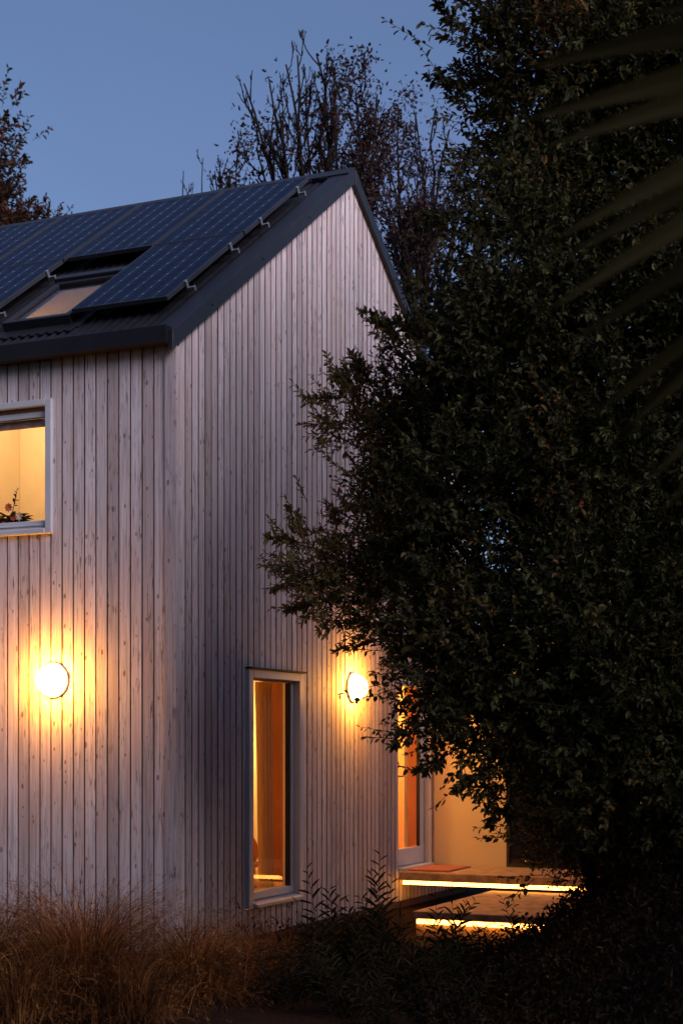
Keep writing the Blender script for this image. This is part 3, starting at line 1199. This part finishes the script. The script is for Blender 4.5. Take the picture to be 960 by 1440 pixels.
w = MB()
vx, vy = 2.49, 0.62
w.lathe((vx, vy, 0.30), [(0.12, 0.0), (0.13, 0.03), (0.05, 0.06), (0.045, 0.18), (0.13, 0.21), (0.13, 0.24)], 20)
tag(w.build('pedestal_stool', M['ply']), 'small round wooden stool inside the tall gable window', 'stool')
w = MB()
w.lathe((vx, vy, 0.541), [(0.05, 0.0), (0.075, 0.05), (0.085, 0.13), (0.05, 0.20), (0.022, 0.25), (0.02, 0.33), (0.034, 0.36)], 20)
tag(w.build('ceramic_vase', M['vase']), 'orange glazed vase on a stool inside the tall gable window', 'vase')

bouquet = empty('flower_bouquet', (0.24, 1.75, 3.54), 'low arrangement of orange and cream flowers with dark leaves on the upper window ledge', 'flowers')
w = MB()
w.lathe((0.24, 1.75, 3.46), [(0.05, 0.0), (0.085, 0.04), (0.10, 0.09), (0.095, 0.10)], 18)
w.build('bowl', M['vase'], bouquet)
P, D = [], []
for i in range(60):
    a = random.uniform(0, 6.28)
    P.append((0.24, 1.75, 3.56))
    D.append((0.4 * math.cos(a), math.sin(a), random.uniform(0.05, 0.5)))
V, F = leaves(np.array(P) + rng.normal(0, 0.03, (60, 3)), np.array(D), np.tile([0, 0, 1.0], (60, 1)), rng.uniform(0.09, 0.20, 60), 0.05)
quads('foliage', V, F, M['leafA'], bouquet)
for k, (dy, dz, m) in enumerate(((-0.07, 0.05, 'petal'), (0.05, 0.03, 'petal'), (-0.02, 0.13, 'petal'), (0.14, 0.03, 'petalw'), (-0.13, 0.05, 'petalw'), (0.10, 0.06, 'petal'))):
    nP = 16
    a = np.linspace(0, 4 * math.pi, nP, endpoint=False)
    c = np.array([0.17, 1.75 + dy, 3.56 + dz])
    D = np.stack([np.full(nP, -0.5) + 0.3 * (np.arange(nP) > 7), np.cos(a), np.sin(a)], 1)
    V, F = leaves(np.tile(c, (nP, 1)), D, np.tile([-1.0, 0, 0.2], (nP, 1)), 0.042, 0.028)
    quads('blossom', V, F, M[m], bouquet)
w = MB()
w.tube([(0.2, 1.73, 3.6), (0.2, 1.70, 3.72), (0.2, 1.68, 3.80)], 0.004, 5)
sprout = w.build('stem', M['herb'], bouquet)
V, F, _ = sprigs([(0.2, 1.70, 3.68)], [(0, -0.2, 1)], 0.14, 9, 0.05)
quads('leaf', V, F, M['herb'], sprout)

# ------------------------------------------------------------------ trees and shrubs


def crown_points(poly, depth, spread, n, edge=0):
    """random points whose outline as seen from the garden fits poly; depth is a thick slab of real distance"""
    poly = np.array(poly, float)
    lo, hi = poly.min(0), poly.max(0)
    out = []
    while len(out) < n:
        q = rng.uniform(lo, hi, (n * 3, 2))
        q = q[in_poly(q, poly)]
        out += list(q)
    q = np.array(out[:n])
    d = depth + spread * rng.uniform(-1, 1, n)
    return np.array([site(a, b, c) for (a, b), c in zip(q, d)]), q


def foliage_tree(name, label, cat, base, trunk_top, poly, depth, spread, ntw, tw_len, nl, leaf, mat, limbs=40, group=None, r0=0.12, out_bias=0.6, aspect=0.52, extra=None, clump=0.22, nclump=90, up=0.35, curve=0.12):
    """trunk and limbs, plus a crown of leafy twigs gathered in clumps that leave gaps between them"""
    root = empty(name, tuple(base), label, cat, group)
    C, _ = crown_points(poly, depth, spread, nclump)
    cen = C.mean(0)
    k = rng.integers(0, nclump, ntw)
    off = rng.normal(0, clump, (ntw, 3))
    P = C[k] + off * rng.uniform(0.4, 1.1, (nclump, 1))[k]
    axis = np.stack([np.full(ntw, base[0]), np.full(ntw, base[1]), np.minimum(P[:, 2], trunk_top[2])], 1)
    D = unit(off) * 0.8 + unit(P - axis) * out_bias + rng.normal(0, 0.45, (ntw, 3)) + np.array([0, 0, up])
    ln = tw_len * rng.uniform(0.55, 1.2, ntw)
    V, F, E = sprigs(P, D, ln, nl, leaf, aspect, curve)
    parts = [(V, F)]
    tA, tB = [P], [E]
    if extra is not None:
        m = 14
        for a, b in extra:
            tt = np.linspace(0.15, 0.95, m)[:, None]
            q = a + (b - a) * tt
            dd = unit(np.tile(b - a, (m, 1))) + rng.normal(0, 0.55, (m, 3))
            v2, f2, e2 = sprigs(q, dd, tw_len * 0.45 * (1.15 - tt[:, 0]), 7, leaf, aspect, curve)
            parts.append((v2, f2))
            tA += [q, np.array([a])]
            tB += [e2, np.array([b])]
    V, F = merge(*parts)
    cr = quads('crown', V, F, mat, root)
    V, F = thin_tubes(np.concatenate(tA), np.concatenate(tB), 0.0035, 0.0015)
    quads('twigs', V, F, M['twig'], cr)
    w = MB()
    b, t = np.array(base, float), np.array(trunk_top, float)
    mid = (b + t) / 2 + np.array([0.06, -0.05, 0])
    pts = [b, b * 0.75 + t * 0.25 + (mid - (b + t) / 2) * 0.6, mid, b * 0.25 + t * 0.75 + (mid - (b + t) / 2) * 0.6, t]
    w.tube(pts, [r0 * 1.25, r0, r0 * 0.85, r0 * 0.65, r0 * 0.35], 9)
    sel = rng.choice(nclump, min(limbs, nclump), replace=False)
    for i in sel:
        e = C[i]
        s = np.clip((e[2] - b[2]) / max(0.1, t[2] - b[2]) - 0.28, 0.08, 0.95)
        st_ = b * (1 - s) + t * s
        m1 = st_ * 0.6 + e * 0.4 + np.array([0, 0, -0.06])
        m2 = st_ * 0.25 + e * 0.75 + np.array([0, 0, 0.02])
        rr = r0 * (0.34 - 0.18 * s)
        w.tube([st_, m1, m2, e], [rr, rr * 0.7, rr * 0.42, 0.004], 5)
    w.build('trunk', M['bark'], root)
    return root


def gz(u, d):
    return float(max(GZ, bank_h(np.array(u), np.array(d)))) if d > 8 else GZ


# the tall dark broadleaf tree that fills the right of the view
polyA = [(800, -110), (735, -60), (712, 0), (732, 60), (716, 120), (712, 170), (722, 235), (702, 300), (676, 345), (662, 400), (668, 450), (655, 500), (636, 560), (600, 640),
         (602, 720), (590, 800), (602, 880), (614, 950), (630, 1010), (655, 1030), (690, 1050), (730, 1082), (775, 1120), (850, 1120), (960, 1110), (1180, 1090), (1180, 100), (1050, -80)]
tbA = ud(2.38, 11.4, gz(2.38, 11.4) - 0.05)
shA = [(site(665, 60, 10.4), site(610, 2, 10.3)), (site(668, 130, 10.5), site(597, 105, 10.4)), (site(668, 160, 10.4), site(628, 118, 10.3)), (site(640, 330, 10.4), site(600, 300, 10.3)),
       (site(590, 500, 10.3), site(507, 437, 10.2)), (site(595, 480, 10.5), site(548, 452, 10.4)), (site(600, 1010, 10.2), site(552, 1050, 10.1)), (site(640, 1055, 10.3), site(586, 1088, 10.2)),
       (site(700, 1100, 10.4), site(690, 1168, 10.3)), (site(715, 1120, 10.4), site(716, 1150, 10.3)), (site(690, 1085, 10.2), site(640, 1112, 10.1)), (site(655, 15, 10.2), site(632, -30, 10.2))]
for k in range(34):
    yy = rng.uniform(-60, 1060)
    if 800 < yy < 1010:
        continue
    i = [j for j in range(2, 21) if polyA[j][1] <= yy <= polyA[j + 1][1]]
    xx = polyA[i[0]][0] if i else 640
    shA.append((site(xx + 20, yy + 25, 10.5), site(xx - (rng.uniform(10, 45) if yy < 480 else rng.uniform(40, 95)), yy - rng.uniform(-15, 45), 10.4 + rng.uniform(-0.3, 0.3))))
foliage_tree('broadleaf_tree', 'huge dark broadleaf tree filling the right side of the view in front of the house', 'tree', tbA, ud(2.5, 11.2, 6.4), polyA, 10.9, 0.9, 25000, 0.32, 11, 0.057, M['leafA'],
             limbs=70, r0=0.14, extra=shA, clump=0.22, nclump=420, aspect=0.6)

# the airy olive small-leaved tree at its left edge
polyB = [(535, 480), (580, 490), (620, 620), (630, 950), (575, 925), (505, 885), (440, 845), (418, 800), (415, 770), (440, 745), (485, 690), (495, 625), (470, 572), (485, 545), (512, 510)]
tbB = ud(1.95, 11.75, gz(1.95, 11.75) - 0.05)
shB = [(site(480, 560, 11.0), site(430, 560, 10.9)), (site(520, 540, 11.0), site(492, 498, 10.9)), (site(440, 770, 11.0), site(371, 757, 10.9)), (site(440, 810, 11.1), site(383, 830, 11.0)),
       (site(455, 850, 11.1), site(402, 858, 11.0)), (site(440, 760, 11.1), site(402, 715, 11.0)), (site(525, 862, 11.0), site(448, 888, 10.9)), (site(540, 900, 11.0), site(470, 916, 11.0)),
       (site(500, 520, 10.9), site(470, 532, 10.8)), (site(560, 480, 10.9), site(528, 440, 10.8))]
foliage_tree('olive_leaved_tree', 'slender small leaved olive green tree spreading in front of the gable wall', 'tree', tbB, ud(0.85, 11.2, 3.3), polyB, 11.1, 0.35, 1450, 0.20, 10, 0.055, M['leafB'],
             limbs=34, r0=0.05, extra=shB, clump=0.10, nclump=64, aspect=0.45)

# added second tree, mostly out of view, blocks sun leaking onto the lower gable
polyF = [(930, -40), (1250, -60), (1760, 40), (1760, 1180), (1300, 1230), (960, 1200), (905, 1000), (890, 500), (905, 120)]
foliage_tree('broadleaf_tree', 'added second dark broadleaf tree, mostly out of view at the right edge, shading the lower gable', 'tree', ud(4.4, 13.6, GZ), ud(4.5, 13.5, 6.6), polyF, 13.6, 0.9, 4200, 0.42, 11, 0.11, M['leafA'],
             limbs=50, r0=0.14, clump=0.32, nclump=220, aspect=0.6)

# small glossy shrub backlit by the deck lights
polyC = [(762, 1140), (830, 1085), (880, 1070), (985, 1040), (1100, 1050), (1100, 1290), (940, 1290), (880, 1255), (835, 1240), (785, 1205), (760, 1180)]
foliage_tree('glossy_shrub', 'small leaved glossy shrub backlit by the deck lights at lower right', 'shrub', ud(2.0, 12.5, GZ), ud(2.1, 12.6, 1.0), polyC, 12.6, 0.45, 7000, 0.20, 11, 0.034, M['leafC'],
             limbs=30, r0=0.035, clump=0.11, nclump=90, aspect=0.6)

# rust-leaved tree beyond the roof at the left
polyE = [(-320, 50), (-100, 105), (-25, 195), (0, 242), (26, 280), (55, 310), (52, 430), (-320, 510)]
foliage_tree('rust_leaved_tree', 'rust brown leaved tree rising behind the roof at the far left', 'tree', ud(-7.6, 28, GZ), ud(-7.6, 28, 9.0), polyE, 28, 1.1, 9500, 0.38, 11, 0.125, M['leafE'],
             limbs=40, r0=0.2, clump=0.36, nclump=150)


def bare_tree(name, label, base, fork, tips, leafy, group='bare trees behind the house', r0=0.09, side_n=9, seed=1):
    """multi-stem leafless tree: stems leave the fork, bend upright and carry acute side branches; a few hold dead leaf bunches"""
    rs = np.random.default_rng(seed)
    root = empty(name, tuple(base), label, 'tree', group)
    w = MB()
    b, f = np.array(base, float), np.array(fork, float)
    w.tube([b, (b + f) / 2 + np.array([0.05, 0.03, 0]), f], [r0 * 1.6, r0 * 1.3, r0 * 1.1], 8)
    LP, LD = [], []
    A, B, Rr = [], [], []

    def branch(p, q, r, depth, lf):
        p, q = np.array(p), np.array(q)
        ln = np.linalg.norm(q - p)
        k = 7
        bow = rs.normal(0, 0.035, 3) * ln
        flat_ = np.array([q[0] - p[0], q[1] - p[1], 0])
        pts = []
        for i in range(k + 1):
            s = i / k
            c = p + (q - p) * s + bow * math.sin(math.pi * s) + flat_ * 0.30 * math.sin(math.pi * s) * (1 - s) + rs.normal(0, 0.012, 3) * ln * 0.5 * (0 < i < k)
            pts.append(c)
        rad = [r * (1 - 0.8 * i / k) + 0.0035 for i in range(k + 1)]
        w.tube(pts, rad, 5 if depth == 0 else 4 if depth == 1 else 3, cap=False)
        if depth < 3:
            m = (side_n, 5, 2)[depth]
            for j in range(m):
                s = rs.uniform(0.25, 0.97)
                i = min(k - 1, int(s * k))
                o = pts[i] + (pts[i + 1] - pts[i]) * (s * k - i)
                t = unit(pts[i + 1] - pts[i])
                sd2 = unit(rs.normal(size=3) * np.array([1, 1, 0.3]))
                dr = unit(t * 0.9 + sd2 * rs.uniform(0.35, 0.75) + np.array([0, 0, 0.35]))
                l2 = ln * (0.34, 0.36, 0.4)[depth] * rs.uniform(0.5, 1.1) * (1.15 - 0.6 * s)
                branch(o, o + dr * l2, rad[i] * 0.55, depth + 1, lf)
        if depth >= 1 and rs.random() < lf * (0.5, 0.55, 0.24, 0.12)[depth]:
            e = pts[-1]
            for _ in range(rs.integers(18, 44)):
                LP.append(e + rs.normal(0, 0.12, 3))
                LD.append(rs.normal(size=3) + unit(pts[-1] - pts[-2]) * 0.8)
    for (tp, lf, r) in tips:
        branch(f + rs.normal(0, 0.05, 3), tp, r, 0, lf)
    w.build('trunk', M['twig'], root)
    if LP:
        LP, LD = np.array(LP), np.array(LD)
        V, F = leaves(LP, LD, rs.normal(size=LP.shape), rs.uniform(0.04, 0.09, len(LP)), rs.uniform(0.02, 0.045, len(LP)))
        quads('crown', V, F, M['leafD'], root)
    return root


d = 21.0
tips = [(site(343, 117, d), 0.0, .035), (site(378, 110, d - .5), 0.03, .035), (site(402, 90, d), 0.06, .04), (site(418, 77, d + .4), 0.05, .04), (site(445, 76, d), 0.1, .045), (site(478, 110, d - .3), 0.72, .045),
        (site(468, 94, d + .7), 0.3, .035), (site(500, 127, d), 0.96, .045), (site(530, 132, d + .5), 1.12, .04), (site(548, 152, d - .5), 0.96, .04), (site(360, 207, d), 0.35, .03), (site(395, 162, d - .6), 0.15, .03),
        (site(430, 127, d + .8), 0.15, .03), (site(515, 182, d - .8), 0.96, .03), (site(455, 162, d + .6), 0.3, .03)]
bare_tree('bare_tree', 'tallest near leafless many stemmed tree rising behind the roof ridge', ud((440 - 480) / FPX * d, d, GZ), site(445, 420, d), tips, 0, seed=3)
d = 24.0
tips = [(site(560, 152, d), 0.44, .04), (site(585, 167, d), 0.44, .04), (site(612, 152, d + .5), 0.40, .04), (site(632, 182, d), 0.48, .04), (site(655, 202, d), 0.48, .035), (site(545, 222, d - .6), 0.24, .03), (site(600, 222, d - .5), 0.28, .03), (site(640, 262, d), 0.32, .03), (site(530, 272, d), 0.16, .03)]
bare_tree('bare_tree', 'bare fan shaped tree with brown leaf bunches seen between gable and dark tree', ud((590 - 480) / FPX * d, d, GZ), site(592, 480, d), tips, 0, side_n=7, seed=5)
d = 19.0
tips = [(site(545, 290, d), 0.35, .03), (site(575, 270, d), 0.35, .03), (site(600, 280, d), 0.4, .03), (site(560, 330, d + .4), 0.5, .025), (site(615, 300, d + .4), 0.5, .025), (site(590, 330, d), 0.6, .025)]
bare_tree('bare_tree', 'low dense bare shrubby tree just beyond the right roof edge', ud((590 - 480) / FPX * d, d, GZ), site(592, 560, d), tips, 0, seed=8)
d = 26.0
tips = [(site(258, 240, d), 0.10, .02), (site(285, 222, d), 0.25, .02), (site(272, 258, d), 0.05, .015)]
bare_tree('bare_tree', 'thin bare twigs poking above the solar panels', ud((270 - 480) / FPX * d, d, GZ), site(268, 420, d), tips, 0, r0=0.03, side_n=2, seed=13)
d = 23.5
tips = [(site(302, 240, d), 0.35, .025), (site(320, 222, d), 0.35, .025), (site(334, 205, d), 0.3, .025), (site(346, 238, d), 0.4, .02), (site(312, 258, d), 0.3, .02)]
bare_tree('bare_tree', 'small twiggy tree top beside the tallest bare tree above the roof', ud((325 - 480) / FPX * d, d, GZ), site(325, 440, d), tips, 0, r0=0.05, side_n=6, seed=21)

# cabbage tree whose long strap leaves hang into the view, close to the lens
d = 3.1
cc = site(1700, -40, d)
root = empty('cabbage_tree', tuple(ud((1700 - 480) / FPX * d, d, GZ)), 'out of focus cabbage tree with long strap leaves hanging in from the right edge', 'tree')
w = MB()
bz = np.array([cc[0], cc[1], GZ])
w.tube([bz, bz * 0.5 + cc * 0.5 + np.array([0.04, 0, 0]), cc], [0.10, 0.08, 0.075], 10)
w.build('trunk', M['bark'], root)
tg = [(735, 95), (735, 168), (772, 203), (780, 335), (796, 358), (775, 432), (800, 482), (832, 585), (880, 600), (915, 672), (930, 720), (900, 20), (860, -60)]
Vs, Fs = [], []
for i in range(len(tg) + 46):
    if i < len(tg):
        px, py = tg[i]
        e = site(px, py, d + rng.uniform(-0.25, 0.25))
        arch = rng.uniform(0.02, 0.06)
    else:
        a = rng.uniform(0, 6.28)
        el = rng.uniform(-0.6, 1.2)
        if abs((a % 6.28) - ((PHI + 1.57) % 6.28)) < 0.5:
            a += 1.4
        e = cc + 1.35 * np.array([math.cos(a) * math.cos(el), math.sin(a) * math.cos(el), math.sin(el) - 0.3])
        arch = 0.12
        if (e - EYE) @ FWD < 2.3:
            e = e + FWD * 1.4
    m = 8
    S = np.cross(e - cc, FWD)
    S = S / np.linalg.norm(S)
    rowv = []
    for j in range(m + 1):
        s = j / m
        c = cc + (e - cc) * s + np.array([0, 0, 1]) * arch * 4 * s * (1 - s)
        wd = 0.031 * min(1.0, 0.45 + s * 2.5) * (1 - max(0, s - 0.72) / 0.28 * 0.93)
        tw = S * math.cos(0.35) + FWD * math.sin(0.35)
        rowv += [c - tw * wd, c + FWD * 0.003, c + tw * wd]
    b = sum(len(v) for v in Vs)
    Vs.append(np.array(rowv))
    for j in range(m):
        for q in (0, 1):
            Fs.append([b + j * 3 + q, b + j * 3 + q + 1, b + j * 3 + q + 4, b + j * 3 + q + 3])
quads('crown', np.concatenate(Vs), np.array(Fs), M['frond'], root)

# ------------------------------------------------------------------ ornamental grasses


def grass_mesh(n, height, lean, seed):
    rs = np.random.default_rng(seed)
    m = 7
    a = rs.uniform(0, 6.28, n)
    rad = np.abs(rs.normal(0, 0.15, n))
    P = np.stack([rad * np.cos(a), rad * np.sin(a), np.zeros(n)], 1)
    a2 = a + rs.normal(0, 0.7, n)
    H = np.stack([np.cos(a2), np.sin(a2), np.zeros(n)], 1)
    ln = height * rs.uniform(0.55, 1.15, n)
    th0 = np.abs(rs.normal(0.12, 0.16, n))
    bend = rs.uniform(0.5, 1.5, n) * lean
    sk = rs.random(n) < 0.45
    th0 = np.where(sk, rs.uniform(0.3, 1.0, n), th0)
    ln = np.where(sk, ln * 0.62, ln)
    a2 = np.where(sk, a + rs.normal(0, 0.35, n), a2)
    H = np.stack([np.cos(a2), np.sin(a2), np.zeros(n)], 1)
    s = np.linspace(0, 1, m + 1)
    th = th0[:, None] + bend[:, None] * s[None] ** 1.6
    dl = ln[:, None] / m
    hx = np.cumsum(np.sin(th) * dl, 1)
    hz = np.cumsum(np.cos(th) * dl, 1)
    C = P[:, None] + H[:, None] * hx[..., None]
    C[..., 2] = hz
    S = np.stack([-H[:, 1], H[:, 0], np.zeros(n)], 1) + rs.normal(0, 0.35, (n, 3))
    S = unit(S)
    wd = 0.0017 * (1 - 0.85 * s ** 2)[None] * rs.uniform(0.7, 1.4, (n, 1))
    V = np.stack([C - S[:, None] * wd[..., None], C + S[:, None] * wd[..., None]], 2).reshape(-1, 3)
    k = 2 * (m + 1)
    f = np.array([[2 * j, 2 * j + 1, 2 * j + 3, 2 * j + 2] for j in range(m)])
    F = (np.arange(n)[:, None, None] * k + f[None]).reshape(-1, 4)
    # feathery seed heads near the tips of some blades
    hsel = rs.choice(n, n // 5, replace=False)
    q = C[hsel, -3:-1].repeat(3, 1).reshape(-1, 3) + rs.normal(0, 0.012, (len(hsel) * 6, 3))
    dd = unit(C[hsel, -1] - C[hsel, -2]).repeat(6, 0) + rs.normal(0, 0.3, (len(q), 3))
    v2, f2 = leaves(q, dd, rs.normal(size=q.shape), rs.uniform(0.02, 0.045, len(q)), 0.0035)
    return merge((V, F), (v2, f2))


gspots = [(-0.02 + u, dd, h, n, lab) for (u, dd, h, n, lab) in (
    (-2.36, 10.3, 0.79, 2600, 'bronze grass clump at the far left under the wall light'),
    (-1.64, 10.2, 0.83, 3600, 'largest bronze grass clump, in the middle of the row under the wall light'),
    (-1.00, 10.55, 0.62, 2300, 'bronze grass clump in front of the house corner'),
    (-2.0, 11.4, 0.62, 900, 'bronze grass clump tucked against the wall behind the largest clump'),
    (-2.02, 9.75, 0.50, 1300, 'low bronze grass clump at the lower left corner of the photo'),
    (-1.28, 9.85, 0.44, 1100, 'low dark bronze grass clump leaning over the gravel path'),
    (-0.62, 11.35, 0.50, 1100, 'small faded grass clump at the foot of the gable near the corner'),
)]
for i, (u, dd, h, n, lab) in enumerate(gspots):
    V, F = grass_mesh(n, h * 1.1, 1.45, 40 + i)
    o = quads('ornamental_grass', V, F, M['grass'])
    o.location = ud(u, dd, GZ)
    o.rotation_euler = (0, 0, i * 1.3)
    tag(o, lab, 'grass clump', 'bronze grass clumps along the wall', kind='thing')

# ------------------------------------------------------------------ tall leafy perennials in front of the step


def herb(tips_, base, label, leaf=0.075, nl=27, low=0.12):
    root = empty('leafy_perennial', tuple(base), label, 'plant', 'leafy perennials before the deck')
    w = MB()
    parts = []
    for tp in tips_:
        tp = np.array(tp, float)
        b = np.array(base, float) + np.array([rng.normal(0, 0.07), rng.normal(0, 0.07), 0])
        bow = rng.normal(0, 0.04, 3)
        pts = [b + (tp - b) * s + bow * math.sin(math.pi * s) for s in np.linspace(0, 1, 9)]
        w.tube(pts, [0.0045 - 0.0032 * s for s in np.linspace(0, 1, 9)], 4, cap=False)
        L_ = np.linalg.norm(tp - b)
        n = max(10, int(nl * L_ / 0.9))
        s = np.linspace(low, 1.0, n)
        q = np.array([b + (tp - b) * x + bow * math.sin(math.pi * x) for x in s])
        T = unit(tp - b)
        sx = unit(np.cross(T, FWD))
        sy = np.cross(T, sx)
        ang = np.arange(n) * math.pi + rng.normal(0, 0.55, n)
        rdir = np.cos(ang)[:, None] * sx + np.sin(ang)[:, None] * sy * 0.8
        ld = T * 1.0 + rdir * 0.85 + rng.normal(0, 0.16, (n, 3))
        ln = leaf * (0.45 + 0.75 * np.sin(np.pi * np.clip(0.12 + s * 0.86, 0, 1)) ** 0.8) * rng.uniform(0.8, 1.15, n)
        nn = np.tile(T, (n, 1)) - rdir * 0.4
        parts.append(leaves(q, ld, nn, ln, ln * 0.21, 0.2, 0.28))
    st_ = w.build('stems', M['twig'], root)
    V, F = merge(*parts)
    quads('foliage', V, F, M['herb'], root)
    return root


def fan(cx, ys, dd, spread, n, ytop, jit=24):
    return [site(cx + rng.uniform(-spread, spread), ytop + abs(rng.normal(0, jit)), dd + rng.uniform(-0.25, 0.25)) for _ in range(n)]


herb([site(432, 1222, 10.9), site(462, 1252, 10.9), site(452, 1300, 10.7), site(478, 1262, 11.0)] + fan(460, 0, 10.8, 50, 10, 1285), ud(-0.10, 10.8, GZ), 'leafy perennial with a curved tip overlapping the tall window frame', leaf=0.115)
herb([site(535, 1203, 10.8), site(522, 1228, 10.8), site(552, 1235, 10.9), site(505, 1262, 10.6)] + fan(530, 0, 10.8, 45, 12, 1275), ud(0.22, 10.8, GZ), 'tallest feathery perennial standing against the end of the gable boards', leaf=0.11)
herb([site(635, 1248, 11.0), site(612, 1262, 11.0), site(655, 1272, 11.0), site(668, 1268, 11.1)] + fan(630, 0, 11.0, 45, 12, 1290), ud(0.72, 11.0, gz(.72, 11.0)), 'leafy perennial crossing the glowing strip of the lower step', leaf=0.095)
herb([site(705, 1262, 11.3), site(722, 1268, 11.3)] + fan(705, 0, 11.3, 40, 7, 1278), ud(1.12, 11.3, gz(1.12, 11.3)), 'round leaved perennial at the right end of the lower step', leaf=0.07)
herb(fan(590, 0, 10.3, 70, 20, 1312), ud(0.45, 10.3, gz(.45, 10.3)), 'bushy dark perennial below the lower step', leaf=0.085)
herb(fan(490, 0, 10.1, 65, 20, 1318), ud(0.03, 10.1, GZ), 'bushy dark perennial in the middle of the foreground bed', leaf=0.085)
herb(fan(400, 0, 10.5, 50, 12, 1325), ud(-0.32, 10.5, GZ), 'low sparse perennial beside the gravel path', leaf=0.055)
herb(fan(545, 0, 9.7, 70, 16, 1368), ud(0.22, 9.7, GZ), 'dark perennial at the bottom edge of the photo', leaf=0.06)
herb(fan(655, 0, 9.9, 60, 14, 1345), ud(0.75, 9.9, gz(.75, 9.9)), 'dark perennial at the foot of the planted bank', leaf=0.06)

# low cover on the bed and the bank: nobody could count it
n = 48000
u = rng.uniform(0.5, 4.2, n)
dd = rng.uniform(8.6, 12.4, n)
P = EYE + dd[:, None] * FWD + u[:, None] * RGT
P[:, 2] = np.maximum(GZ, bank_h(u, dd)) + np.abs(rng.normal(0, 0.085, n))
D = rng.normal(size=(n, 3)) + np.array([0, 0, 0.7])
V1 = leaves(P, D, rng.normal(0, 0.6, (n, 3)) + np.array([0, 0, 1.0]), rng.uniform(0.025, 0.065, n), rng.uniform(0.014, 0.03, n))
n = 7000
u = rng.uniform(-1.25, 0.5, n)
dd = rng.uniform(10.2, 13.2, n)
keep = (dd > 10.55 + 0.3 * np.sin(u * 5)) & (rng.uniform(size=n) < 0.25 + 0.75 * (np.sin(u * 7.3) * np.sin(dd * 6.1) > -0.1))
u, dd = u[keep], dd[keep]
P = EYE + dd[:, None] * FWD + u[:, None] * RGT
P[:, 2] = GZ + np.abs(rng.normal(0, 0.14, len(u)))
keep = P[:, 1] < -0.15
P = P[keep]
V2 = leaves(P, rng.normal(size=P.shape) + np.array([0, 0, 0.9]), rng.normal(size=P.shape), rng.uniform(0.03, 0.09, len(P)), rng.uniform(0.008, 0.02, len(P)))
V, F = merge(V1, V2)
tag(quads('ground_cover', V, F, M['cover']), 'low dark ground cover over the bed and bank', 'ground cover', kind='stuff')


# added hedges out of view, placed to block low sky light from the walls
def unseen_shade_hedge(x0, x1, y0, y1, h, n, label):
    root = empty('unseen_shade_hedge', ((x0 + x1) / 2, (y0 + y1) / 2, GZ), label, 'hedge')
    P = np.stack([rng.uniform(x0, x1, n), rng.uniform(y0, y1, n), GZ + h * rng.uniform(0, 1, n) * rng.uniform(0.9, 1.06, n)], 1)
    V, F = leaves(P, rng.normal(size=(n, 3)), rng.normal(size=(n, 3)), rng.uniform(0.2, 0.42, n), rng.uniform(0.14, 0.26, n))
    quads('foliage', V, F, M['leafA'], root)


unseen_shade_hedge(-15.2, -14.2, -14.0, 14.0, 11.0, 21000, 'added tall hedge, unseen behind the viewpoint, shading the long wall')
unseen_shade_hedge(-14.0, 5.0, -14.2, -13.2, 8.0, 14000, 'added tall hedge, out of view opposite the gable, shading its lower part')
